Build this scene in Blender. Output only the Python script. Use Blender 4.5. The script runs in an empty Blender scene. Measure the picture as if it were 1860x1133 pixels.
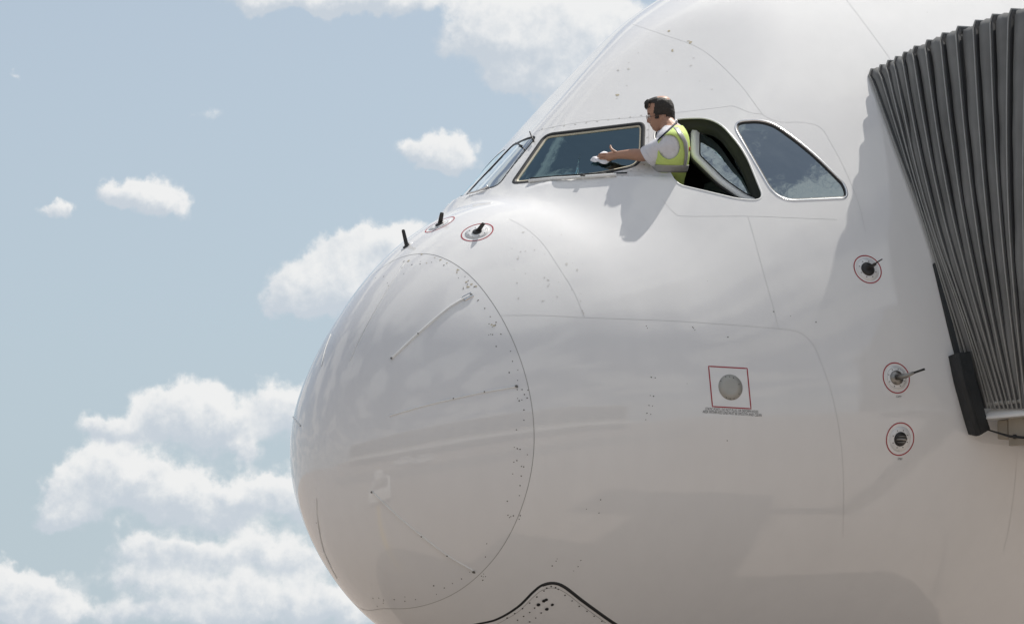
import bpy, bmesh, math, random
import numpy as np
from mathutils import Vector, Matrix, geometry, noise as mnoise
random.seed(4); np.random.seed(4)
scene = bpy.context.scene
COL = scene.collection

# ------------------------------------------------------------------ camera
F = 6617.0; W0, H0 = 1860.0, 1133.0            # focal length in photo pixels
PITCH = math.atan2(1425-566.5, F); YAW = math.radians(45)
f = np.array([math.cos(PITCH)*math.cos(YAW), math.cos(PITCH)*math.sin(YAW), math.sin(PITCH)])
r = np.array([math.sin(YAW), -math.cos(YAW), 0.0]); u = np.cross(r, f)
_d = f + r*(748-930)/F - u*(782-566.5)/F
_d = _d/_d[2]*(4.1-1.7)
CAM = np.array([0, 0, 4.1]) - _d                # eye height 1.7 m, 25 m from the nose
cam = bpy.data.cameras.new('camera'); cam_o = bpy.data.objects.new('camera', cam); COL.objects.link(cam_o)
cam.sensor_width = 36; cam.lens = F/W0*36; cam.clip_start = 0.5; cam.clip_end = 9000
cam_o.location = CAM; cam_o.rotation_euler = Matrix((r, u, -f)).transposed().to_euler()
scene.camera = cam_o

# ------------------------------------------------------------------ light
SUN_DIR = Vector((0.50, 0.0, 0.865)).normalized()
SUN_EL = math.asin(SUN_DIR.z)
sun = bpy.data.lights.new('sun', 'SUN'); sun.energy = 4.0; sun.angle = math.radians(0.53); sun.color = (1.0, 0.955, 0.89)
sun_o = bpy.data.objects.new('sun', sun); COL.objects.link(sun_o)
sun_o.rotation_euler = SUN_DIR.to_track_quat('Z', 'Y').to_euler(); sun_o.location = (20, 0, 40)
scene.view_settings.view_transform = 'Standard'; scene.view_settings.look = 'None'
scene.view_settings.exposure = 0.35; scene.view_settings.gamma = 1.0
world = bpy.data.worlds.new('World'); scene.world = world; world.use_nodes = True
def build_world():
    nt = world.node_tree; K = nt.links.new; bg = nt.nodes['Background']
    def n(t, **kw):
        q = nt.nodes.new(t)
        for k, v in kw.items():
            if hasattr(q, k): setattr(q, k, v)
            else: q.inputs[k].default_value = v
        return q
    def math_(op, a, b=None, tree=nt, clamp=False):
        q = tree.nodes.new('ShaderNodeMath'); q.operation = op; q.use_clamp = clamp
        for i, v in enumerate((a, b)):
            if v is None: continue
            if isinstance(v, (int, float)): q.inputs[i].default_value = v
            else: tree.links.new(v, q.inputs[i])
        return q.outputs[0]
    sky = n('ShaderNodeTexSky', sky_type='NISHITA'); sky.sun_disc = False
    sky.sun_elevation = SUN_EL; sky.sun_rotation = math.atan2(SUN_DIR.x, SUN_DIR.y)
    sky.altitude = 50; sky.air_density = 1.0; sky.dust_density = 1.6; sky.ozone_density = 1.0
    hs = n('ShaderNodeHueSaturation', Saturation=SKY_SAT, Value=SKY_VAL, Fac=1.0); K(sky.outputs[0], hs.inputs['Color'])
    tc = n('ShaderNodeTexCoord'); sp = n('ShaderNodeSeparateXYZ'); K(tc.outputs['Generated'], sp.inputs[0])
    az = math_('ARCTAN2', sp.outputs['Y'], sp.outputs['X']); el = math_('ARCSINE', sp.outputs['Z'])
    X = math_('MULTIPLY', math_('SUBTRACT', math.radians(45), az), F/100); Y = math_('MULTIPLY', el, F/100)
    cv = n('ShaderNodeCombineXYZ'); K(X, cv.inputs[0]); K(Y, cv.inputs[1])        # hundredths of a degree-like units of bearing and height
    hf = math_('MULTIPLY', math_('POWER', math_('SUBTRACT', 1.0, math_('MAXIMUM', sp.outputs['Z'], 0.0)), 4.0), .85)
    hz = n('ShaderNodeMix', data_type='RGBA'); K(hf, hz.inputs['Factor']); K(hs.outputs[0], hz.inputs['A']); hz.inputs['B'].default_value = (*[c/SKY_STRENGTH for c in HAZE_BLUE], 1)
    hl = math_('POWER', math_('SUBTRACT', 1.0, math_('MAXIMUM', sp.outputs['Z'], 0.0)), 18.0)
    h2 = n('ShaderNodeMix', data_type='RGBA'); K(math_('MULTIPLY', hl, .75), h2.inputs['Factor']); K(hz.outputs['Result'], h2.inputs['A']); h2.inputs['B'].default_value = (*[c/SKY_STRENGTH for c in (.44, .50, .545)], 1)
    # billow noise on the sky direction
    def nz(scale, detail, rough=.55):
        q = n('ShaderNodeTexNoise', Scale=scale, Detail=detail, Roughness=rough); K(tc.outputs['Generated'], q.inputs['Vector']); return q
    n1, n2 = nz(60, 3.0), nz(150, 7.0, .60)
    def off(q, amp):
        s = n('ShaderNodeVectorMath', operation='SUBTRACT'); K(q.outputs['Color'], s.inputs[0]); s.inputs[1].default_value = (.5, .5, .5)
        m = n('ShaderNodeVectorMath', operation='SCALE'); K(s.outputs[0], m.inputs[0]); m.inputs['Scale'].default_value = amp; return m.outputs[0]
    a1 = n('ShaderNodeVectorMath', operation='ADD'); K(cv.outputs[0], a1.inputs[0]); K(off(n1, .95), a1.inputs[1])
    a2 = n('ShaderNodeVectorMath', operation='ADD'); K(a1.outputs[0], a2.inputs[0]); K(off(n2, .50), a2.inputs[1])
    CL = [  # bearing, row, half width, half height, weight
     (560, 6, 130, 26, .8), (740, 4, 170, 24, .7), (880, 70, 75, 40, .9), (940, 105, 80, 62, 1), (1010, 60, 100, 75, 1), (930, 160, 60, 30, .6), (1060, 150, 90, 60, 1), (1090, 60, 110, 70, 1), (960, 25, 110, 36, .9), (480, 18, 60, 18, .7), (650, 12, 90, 26, .9),
     (775, 282, 52, 26, .9), (820, 262, 50, 30, .9), (840, 295, 55, 30, .8), (240, 356, 56, 30, 1), (288, 376, 40, 30, 1), (200, 368, 36, 22, .7), (97, 403, 26, 19, .85), (380, 224, 30, 20, .5),
     (620, 470, 70, 48, 1), (690, 440, 60, 40, 1), (560, 520, 70, 42, 1), (640, 535, 90, 50, 1), (740, 470, 70, 50, 1), (520, 558, 50, 26, .7), (20, 152, 22, 12, .4),
     (340, 742, 72, 44, 1), (262, 775, 85, 40, 1), (395, 787, 95, 42, 1), (190, 790, 48, 24, .85), (500, 732, 52, 40, 1), (550, 765, 55, 50, 1), (455, 830, 26, 30, .6),
     (185, 868, 75, 46, 1), (125, 908, 56, 48, 1), (262, 895, 85, 48, 1), (375, 905, 85, 40, 1), (480, 912, 80, 38, 1), (570, 900, 60, 48, 1), (120, 945, 50, 22, .8),
     (15, 1068, 60, 40, 1), (80, 1085, 60, 36, 1), (60, 1120, 130, 28, .9), (250, 1000, 70, 34, .62), (330, 1010, 90, 36, .6), (430, 1000, 110, 40, .62), (540, 1020, 100, 44, .7), (240, 1060, 80, 30, .5), (380, 1075, 120, 34, .6), (500, 1100, 140, 36, .7), (620, 1110, 100, 44, .8), (300, 1120, 160, 24, .6)]
    g = bpy.data.node_groups.new('cumulus', 'ShaderNodeTree')
    g.interface.new_socket('P', in_out='INPUT', socket_type='NodeSocketVector'); g.interface.new_socket('D', in_out='OUTPUT', socket_type='NodeSocketFloat')
    g.interface.new_socket('S', in_out='OUTPUT', socket_type='NodeSocketFloat')
    gi = g.nodes.new('NodeGroupInput'); go = g.nodes.new('NodeGroupOutput'); acc = None; acs = None
    for cx, cy, rx, ry, w in CL:
        s = g.nodes.new('ShaderNodeVectorMath'); s.operation = 'SUBTRACT'; g.links.new(gi.outputs[0], s.inputs[0]); s.inputs[1].default_value = (cx/100-9.3, (1425-cy)/100, 0)
        m = g.nodes.new('ShaderNodeVectorMath'); m.operation = 'MULTIPLY'; g.links.new(s.outputs[0], m.inputs[0]); m.inputs[1].default_value = (100/rx/1.0, 100/ry/1.0, 0)
        l = g.nodes.new('ShaderNodeVectorMath'); l.operation = 'DOT_PRODUCT'; g.links.new(m.outputs[0], l.inputs[0]); g.links.new(m.outputs[0], l.inputs[1])
        e = math_('MULTIPLY', math_('EXPONENT', math_('MULTIPLY', l.outputs['Value'], -1.0, g), None, g), w, g)
        acc = e if acc is None else math_('ADD', acc, e, g)
        sy = g.nodes.new('ShaderNodeSeparateXYZ'); g.links.new(m.outputs[0], sy.inputs[0])
        ey = math_('MULTIPLY', math_('ADD', math_('MULTIPLY', sy.outputs['Y'], .8, g), math_('MULTIPLY', sy.outputs['X'], .25, g), g), e, g)
        acs = ey if acs is None else math_('ADD', acs, ey, g)
    g.links.new(acc, go.inputs[0]); g.links.new(math_('DIVIDE', acs, math_('ADD', acc, .02, g), g), go.inputs[1])
    def dens(vec):
        q = nt.nodes.new('ShaderNodeGroup'); q.node_tree = g; K(vec, q.inputs[0]); return q.outputs[0], q.outputs[1]
    D0, S0 = dens(a2.outputs[0])
    # the rest of the sky carries the same broken cumulus
    inv = math_('DIVIDE', 1.0, math_('ADD', math_('MAXIMUM', sp.outputs['Z'], 0.0), .16))
    pv = n('ShaderNodeVectorMath', operation='SCALE'); K(tc.outputs['Generated'], pv.inputs[0]); K(inv, pv.inputs['Scale'])
    pn = n('ShaderNodeTexNoise', Scale=2.4, Detail=8.0, Roughness=.56); K(pv.outputs[0], pn.inputs['Vector'])
    dx = math_('ABSOLUTE', X); dy = math_('ABSOLUTE', math_('SUBTRACT', Y, 8.0))
    outm = math_('MINIMUM', math_('MULTIPLY', math_('MAXIMUM', math_('SUBTRACT', dx, 9.6), math_('SUBTRACT', dy, 7.0)), .5), 1.0); outm = math_('MAXIMUM', outm, 0.0)
    gen = math_('MULTIPLY', math_('MULTIPLY', math_('SUBTRACT', pn.outputs['Fac'], .445), 7.0), outm)
    gen = math_('MAXIMUM', gen, 0.0)
    den = math_('ADD', math_('MULTIPLY', D0, math_('SUBTRACT', 1.0, outm)), gen)
    den = math_('ADD', den, math_('MULTIPLY', math_('MULTIPLY', math_('SUBTRACT', nz(110, 8.0, .62).outputs['Fac'], .5), 1.3), math_('MINIMUM', math_('MULTIPLY', den, 2.0), 1.0)))
    mr = n('ShaderNodeMapRange', interpolation_type='SMOOTHSTEP'); K(den, mr.inputs['Value']); mr.inputs['From Min'].default_value = .27; mr.inputs['From Max'].default_value = .74; mr.inputs['To Max'].default_value = .93
    # undersides are greyer: more cloud above the line of sight towards the sun
    n3 = nz(320, 4.0, .6)
    fine = math_('ADD', math_('MULTIPLY', math_('SUBTRACT', n2.outputs['Fac'], .5), 1.25), math_('MULTIPLY', math_('SUBTRACT', n3.outputs['Fac'], .5), .5))
    sh = math_('SUBTRACT', math_('MULTIPLY', S0, -1.0), fine)
    ms = n('ShaderNodeMapRange', interpolation_type='SMOOTHSTEP'); K(sh, ms.inputs['Value']); ms.inputs['From Min'].default_value = -.45; ms.inputs['From Max'].default_value = .55
    cc = n('ShaderNodeMix', data_type='RGBA'); K(ms.outputs['Result'], cc.inputs['Factor'])
    cc.inputs['A'].default_value = (*[c/SKY_STRENGTH for c in CLOUD_LIT], 1); cc.inputs['B'].default_value = (*[c/SKY_STRENGTH for c in CLOUD_DIM], 1)
    mx = n('ShaderNodeMix', data_type='RGBA'); K(mr.outputs['Result'], mx.inputs['Factor']); K(h2.outputs['Result'], mx.inputs['A']); K(cc.outputs['Result'], mx.inputs['B'])
    K(mx.outputs['Result'], bg.inputs['Color']); bg.inputs['Strength'].default_value = SKY_STRENGTH
    world.cycles.sampling_method = 'MANUAL'; world.cycles.sample_map_resolution = 1024
SKY_STRENGTH = 0.10; SKY_SAT = 0.62; SKY_VAL = .88
CLOUD_LIT = (.70, .70, .695); CLOUD_DIM = (.455, .50, .55); HAZE_BLUE = (.332, .432, .505)
build_world()


# ------------------------------------------------------------------ the fuselage as a smooth mathematical skin
def cspline(xs,ys):
    xs=np.array(xs,float);ys=np.array(ys,float);n=len(xs);h=np.diff(xs)
    A=np.zeros((n,n));b=np.zeros(n);A[0,0]=A[-1,-1]=1
    for i in range(1,n-1):
        A[i,i-1]=h[i-1];A[i,i]=2*(h[i-1]+h[i]);A[i,i+1]=h[i]
        b[i]=6*((ys[i+1]-ys[i])/h[i]-(ys[i]-ys[i-1])/h[i-1])
    M=np.linalg.solve(A,b)
    def ev(x):
        x=np.asarray(x,float);i=np.clip(np.searchsorted(xs,x)-1,0,n-2)
        xc=np.clip(x,xs[0],xs[-1])
        t=xc-xs[i];hh=h[i]
        y=ys[i]+t*((ys[i+1]-ys[i])/hh-hh*(2*M[i]+M[i+1])/6)+t*t*M[i]/2+t**3*(M[i+1]-M[i])/(6*hh)
        # linear extrapolation at the end
        se=(ys[-1]-ys[-2])/h[-1]+h[-1]*(2*M[-1]+M[-2])/6
        return y+np.where(x>xs[-1],(x-xs[-1])*se,0)
    return ev
SHAPE = {'L': 0.7521, 'xs1': [0.0, 0.12, 0.4, 0.78, 1.35, 2.0, 3.0, 4.2, 6.0, 8.8], 'w1': [0, 0.4741, 0.8544, 1.1785, 1.5495, 1.8754, 2.2692, 2.625, 3.0199, 3.4847], 'u1': [0, 0.5013, 0.9002, 1.231, 1.5406, 1.6397, 1.65, 1.65, 1.65, 1.65], 'l1': [0, 0.5894, 1.0539, 1.4091, 1.6878, 1.897, 2.1477, 2.407, 2.75, 3.2], 'zx': [-0.8, 0, 1, 2.5, 4, 8], 'zz': [3.8778, 4.1, 4.2, 4.35, 4.6, 5.1], 'x2': [0, 0.7, 1.3, 2.0, 3.0, 4.5, 6.5, 8.5], 't2': [5.3, 5.7375, 6.3485, 7.0096, 7.7094, 8.4352, 9.3021, 9.9004], 'xp': 0.8584, 'zp': 6.0019, 'beta': 0.5889, 'slope': 0.9496, 'kp': 0.09, 'n1': 1.7891, 'n1b': 2.0522, 'n2': 1.7596, 'zf': 5.92}
def sell(a,b,n):
    q=a*a+b*b
    return (1+(2**(.5-1/n)-1)*(2*a*b/q)**2)/np.sqrt(q)
def smin(a,b,k):
    h=np.maximum(k-np.abs(a-b),0)/k
    return np.minimum(a,b)-h**3*k/6
def smax(a,b,k): return -smin(-a,-b,k)
class Surf:
    def __init__(s,p):
        s.p=p;s.L=p['L'];ux=np.sqrt(p['xs1'])
        s.w1=cspline(ux,p['w1']);s.u1=cspline(ux,p['u1']);s.l1=cspline(ux,p['l1'])
        s.zc=cspline(p['zx'],p['zz']);s.t2=cspline(p['x2'],p['t2'])
        b=p['beta'];t1=np.array([1,0,p['slope']]);
        s.np_=np.cross(t1,np.array([b,-1,0.]));s.np_/=np.linalg.norm(s.np_)
        if s.np_[2]<0:s.np_=-s.np_
        s.ns_=s.np_*np.array([1,-1,1])
    def rho(s,x,th):
        p=s.p;v=np.sqrt(np.maximum(x+s.L,0));c=np.cos(th);sn=np.sin(th);n=p['n1']+(p['n1b']-p['n1'])*np.clip((x+.1)/1.3,0,1)**2*(3-2*np.clip((x+.1)/1.3,0,1))*np.clip(sn*2,0,1)
        w=np.maximum(s.w1(v),1e-6);h=np.maximum(np.where(sn>0,s.u1(v),s.l1(v)),1e-6)
        r1=sell(c/w,sn/h,n)
        zc=s.zc(x);n2=p['n2'];h2=np.maximum(s.t2(x)-zc,.02)
        h2=np.where(sn>0,h2,np.maximum(s.l1(v),1e-6))
        r2=sell(c/w,sn/h2,n2)
        st=lambda q:(lambda t:t*t*(3-2*t))(np.clip(q,0,1))
        for nv in (s.np_,s.ns_):
            d=nv[0]*p['xp']+nv[2]*p['zp']
            den=-nv[1]*c+nv[2]*sn
            rp=np.where(den>.02,(d-nv[0]*x-nv[2]*zc)/np.maximum(den,.02),9)
            rp=np.clip(rp,-1,9);rp=rp+1.2*st((p['zf']-(zc+rp*sn))/.45)
            r2=smin(r2,rp,p['kp'])
        st=lambda q:(lambda t:t*t*(3-2*t))(np.clip(q,0,1))
        r2=np.where(x<-.1,r1-1,r2-.5*np.clip(1.05-x,0,9)**2)-.25*st(-sn*1.2)
        return smax(r1,r2,.1*np.clip(x+.3,.01,1)+.08*st((sn-.4)/.3)*st((x-.35)/.5))
    def pt(s,x,th):
        x,th=np.broadcast_arrays(np.asarray(x,float),np.asarray(th,float))
        R=s.rho(x,th)
        return np.stack([x,-R*np.cos(th),s.zc(x)+R*np.sin(th)],-1)
    def hit(s,px,py,t0=18.,t1=34.,n=320):
        px=np.atleast_1d(np.asarray(px,float));py=np.atleast_1d(np.asarray(py,float))
        d=f+r*(px[:,None]-930)/F-u*(py[:,None]-566.5)/F;d/=np.linalg.norm(d,axis=1)[:,None]
        def g(t):
            P=CAM+d[:,None,:]*t[...,None]
            x=P[...,0];dz=P[...,2]-s.zc(x);y=P[...,1]
            R=s.rho(x,np.arctan2(dz,-y))
            return np.where(x>-s.L,np.hypot(y,dz)-R,np.hypot(np.hypot(y,dz),x+s.L))
        ts=np.tile(np.linspace(t0,t1,n),(len(px),1));G=g(ts)
        neg=G<0;i=np.argmax(neg,1);ok=neg.any(1)
        a=ts[np.arange(len(px)),np.maximum(i-1,0)];b=ts[np.arange(len(px)),i]
        for _ in range(40):
            m=(a+b)/2;gm=g(m[:,None])[:,0]
            a=np.where(gm>0,m,a);b=np.where(gm>0,b,m)
        P=CAM+d*a[:,None];P[~ok]=np.nan
        return P
FUS = Surf(SHAPE); L = FUS.L

# ------------------------------------------------------------------ helpers on that skin
def dom(P):                                     # a point -> flat chart of the skin (polar about the nose tip)
    P = np.asarray(P, float); X = np.maximum(P[..., 0]+L, 0)
    t = np.sqrt(X*X+1.4*X); th = np.arctan2(P[..., 2]-FUS.zc(P[..., 0]), -P[..., 1])
    return np.stack([t*np.cos(th), t*np.sin(th)], -1)
def surf(q):
    q = np.asarray(q, float); t = np.hypot(q[..., 0], q[..., 1])
    return FUS.pt(-0.7+np.sqrt(0.49+t*t)-L, np.arctan2(q[..., 1], q[..., 0]))
def nrm(q, e=2e-3):
    q = np.asarray(q, float)
    a = surf(q+[e, 0])-surf(q-[e, 0]); b = surf(q+[0, e])-surf(q-[0, e])
    n = np.cross(b, a); n /= np.linalg.norm(n, axis=-1, keepdims=True)
    return n
_t = nrm(np.array([[2.0, 0.3]]))
NS = 1.0 if _t[0] @ np.array([-0.3, -1, 0]) > 0 else -1.0
def normal(P): return NS*nrm(dom(P))
def snap(P): return surf(dom(P))
def hit(pts):
    a = np.array(pts, float); return FUS.hit(a[:, 0], a[:, 1])
def catmull(pts, step=3.0, closed=False):
    p = np.array(pts, float); n = len(p); out = []
    for i in range(n if closed else n-1):
        if closed: a, b, c, d = p[(i-1) % n], p[i], p[(i+1) % n], p[(i+2) % n]
        else: a, b, c, d = p[max(i-1, 0)], p[i], p[i+1], p[min(i+2, n-1)]
        k = max(2, int(np.linalg.norm(c-b)/step))
        for j in range(k):
            t = j/k
            out.append(.5*(2*b+(c-a)*t+(2*a-5*b+4*c-d)*t*t+(3*b-a-3*c+d)*t**3))
    if not closed: out.append(p[-1])
    return np.array(out)
def rpoly(c, step=4.0):                         # rounded polygon, corners (x, y, radius)
    n = len(c); out = []
    for i in range(n):
        p = np.array(c[i][:2], float); a = np.array(c[i-1][:2], float); b = np.array(c[(i+1) % n][:2], float); rr = c[i][2]
        rr = min(rr, .46*np.linalg.norm(a-p), .46*np.linalg.norm(b-p))
        va = (a-p)/np.linalg.norm(a-p); vb = (b-p)/np.linalg.norm(b-p)
        A, B = p+va*rr, p+vb*rr
        for t in np.linspace(0, 1, 9): out.append(A*(1-t)**2+2*p*t*(1-t)+B*t*t)
    out = np.array(out); res = []
    for i in range(len(out)):
        a, b = out[i], out[(i+1) % len(out)]; k = max(1, int(np.linalg.norm(b-a)/step))
        for j in range(k): res.append(a+(b-a)*j/k)
    return np.array(res)
def mirror(P): return np.asarray(P)*np.array([1, -1, 1])
def mesh(name, V, Fs, mat=None, parent=None, smooth=True, normals=None):
    me = bpy.data.meshes.new(name); me.from_pydata([tuple(v) for v in V], [], [tuple(q) for q in Fs]); me.update()
    if smooth: me.shade_smooth()
    if normals is not None: me.normals_split_custom_set_from_vertices([tuple(v) for v in normals])
    if mat: me.materials.append(mat)
    o = bpy.data.objects.new(name, me); COL.objects.link(o)
    if parent: adopt(o, parent)
    return o
def adopt(o, parent):
    o.parent = parent; o.matrix_parent_inverse = Matrix.Identity(4)
    if parent.get('base') is not None: o.location = Vector(o.location)-Vector(parent['base'])
def thing(name, label, cat, base, group=None):
    o = bpy.data.objects.new(name, None); COL.objects.link(o); o.location = base; o.empty_display_size = .2
    tag(o, label, cat, group); return o
def tag(o, label, cat, group=None):
    o['label'] = label; o['category'] = cat
    if group: o['group'] = group
def rel(o):                                     # children are modelled in world space: shift them under the thing's base
    def tot(q): return (Vector(q.location)+tot(q.parent)) if q.parent else Vector(q.location)
    for c in o.children_recursive: c.matrix_parent_inverse = Matrix.Identity(4)
    for c in o.children: c.location = Vector(c.location)-Vector(o.location)
def frames(P, closed, N=None):
    P = np.asarray(P); 
    T = (np.roll(P, -1, 0)-np.roll(P, 1, 0)) if closed else np.gradient(P, axis=0)
    T /= np.linalg.norm(T, axis=1)[:, None]+1e-12
    if N is None: N = normal(P)
    B = np.cross(N, T); B /= np.linalg.norm(B, axis=1)[:, None]+1e-12
    if closed:
        c = P.mean(0)
        if np.sum((c-P)*B) < 0: B = -B
    return N, B
def sweep(name, P, prof, mat, parent=None, closed=True, N=None, ring=False, smooth=True):
    """strip along a line on the skin; profile (d, h): d to the inside / left, h outwards"""
    P = np.asarray(P); N, B = frames(P, closed, N); m = len(prof); n = len(P)
    V = np.concatenate([P+B*d+N*h for d, h in prof]).reshape(m, n, 3).transpose(1, 0, 2).reshape(-1, 3)
    Fs = []
    for i in range(n if closed else n-1):
        for j in range(m if ring else m-1):
            a, b = i*m+j, i*m+(j+1) % m; c, d = ((i+1) % n)*m+(j+1) % m, ((i+1) % n)*m+j
            Fs.append((a, b, c, d))
    if ring and not closed: Fs += [tuple(range(m)), tuple((n-1)*m+k for k in range(m))[::-1]]
    return mesh(name, V, Fs, mat, parent, smooth)
def tube(name, pts, rad, mat, parent=None, seg=10, cap=True, smooth=True, ell=None, up=None):
    """round tube through 3-D points, radius per point (number or list), ell = flattening"""
    P = np.array([tuple(p) for p in pts], float); n = len(P); R = np.broadcast_to(np.asarray(rad, float), (n,))
    T = np.gradient(P, axis=0); T /= np.linalg.norm(T, axis=1)[:, None]+1e-12
    ref = np.array(up if up is not None else (0, 0, 1.0)); V = []
    for i in range(n):
        A = np.cross(ref, T[i])
        if np.linalg.norm(A) < 1e-3: A = np.cross((1.0, 0.1, 0), T[i])
        A /= np.linalg.norm(A); Bv = np.cross(T[i], A)
        for k in range(seg):
            an = 2*math.pi*k/seg; V.append(P[i]+R[i]*(A*math.cos(an)+Bv*math.sin(an)*(ell or 1)))
    Fs = [(i*seg+k, i*seg+(k+1) % seg, (i+1)*seg+(k+1) % seg, (i+1)*seg+k) for i in range(n-1) for k in range(seg)]
    if cap: Fs += [tuple(range(seg))[::-1], tuple((n-1)*seg+k for k in range(seg))]
    return mesh(name, V, Fs, mat, parent, smooth)
def disc(name, C, N, rad, mat, parent, h=.002, seg=28, dome=0., squash=1.0, hole=0.):
    """thin round plate lying on the skin, following its curve"""
    N = np.asarray(N); A = np.cross(N, (0, 0, 1.0)); A /= np.linalg.norm(A); B = np.cross(A, N)
    V = []; rings = [hole/rad if hole else 0.02, .5+.5*hole/rad, 1.0, 1.0]
    for j, q in enumerate(rings):
        for k in range(seg):
            an = 2*math.pi*k/seg
            p = snap(C+rad*q*(A*math.cos(an)+B*math.sin(an)*squash))
            V.append(p+normal(p)*(h+dome*(1-q*q) if j < 3 else -.002))
    Fs = [(j*seg+k, j*seg+(k+1) % seg, (j+1)*seg+(k+1) % seg, (j+1)*seg+k) for j in range(3) for k in range(seg)]
    if not hole: Fs.append(tuple(range(seg))[::-1])
    return mesh(name, V, Fs, mat, parent)
def box(name, cx, cy, cz, sx, sy, sz, mat, parent=None, bev=0.0, rotz=0.0, seg=2):
    bm = bmesh.new(); bmesh.ops.create_cube(bm, size=1); bmesh.ops.scale(bm, vec=(sx, sy, sz), verts=bm.verts)
    if bev: bmesh.ops.bevel(bm, geom=bm.edges[:], offset=bev, segments=seg, affect='EDGES', profile=.6)
    bmesh.ops.rotate(bm, cent=(0, 0, 0), matrix=Matrix.Rotation(rotz, 3, 'Z'), verts=bm.verts)
    bmesh.ops.translate(bm, vec=(cx, cy, cz), verts=bm.verts)
    me = bpy.data.meshes.new(name); bm.to_mesh(me); bm.free()
    if mat: me.materials.append(mat)
    o = bpy.data.objects.new(name, me); COL.objects.link(o)
    if parent: o.parent = parent
    return o

# ------------------------------------------------------------------ materials
def new_mat(name):
    m = bpy.data.materials.new(name); m.use_nodes = True
    return m, m.node_tree, m.node_tree.nodes['Principled BSDF']
def mat(name, col, rough=.5, metal=0., spec=.5, var=.08, scale=6., bump=0., bscale=60.):
    m, nt, b = new_mat(name)
    b.inputs['Roughness'].default_value = rough; b.inputs['Metallic'].default_value = metal
    b.inputs['Specular IOR Level'].default_value = spec
    tc = nt.nodes.new('ShaderNodeTexCoord'); nz = nt.nodes.new('ShaderNodeTexNoise')
    nz.inputs['Scale'].default_value = scale; nz.inputs['Detail'].default_value = 5
    nt.links.new(tc.outputs['Object'], nz.inputs['Vector'])
    mx = nt.nodes.new('ShaderNodeMix'); mx.data_type = 'RGBA'
    mx.inputs['A'].default_value = (*[max(0, c*(1-var)) for c in col], 1); mx.inputs['B'].default_value = (*[min(1, c*(1+var)) for c in col], 1)
    nt.links.new(nz.outputs['Fac'], mx.inputs['Factor']); nt.links.new(mx.outputs['Result'], b.inputs['Base Color'])
    if bump:
        n2 = nt.nodes.new('ShaderNodeTexNoise'); n2.inputs['Scale'].default_value = bscale; n2.inputs['Detail'].default_value = 4
        nt.links.new(tc.outputs['Object'], n2.inputs['Vector'])
        bp = nt.nodes.new('ShaderNodeBump'); bp.inputs['Strength'].default_value = 1; bp.inputs['Distance'].default_value = bump
        nt.links.new(n2.outputs['Fac'], bp.inputs['Height']); nt.links.new(bp.outputs['Normal'], b.inputs['Normal'])
    return m
def N_(nt, t, **kw):
    n = nt.nodes.new(t)
    for k, v in kw.items():
        if hasattr(n, k): setattr(n, k, v)
        else: n.inputs[k].default_value = v
    return n
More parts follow.
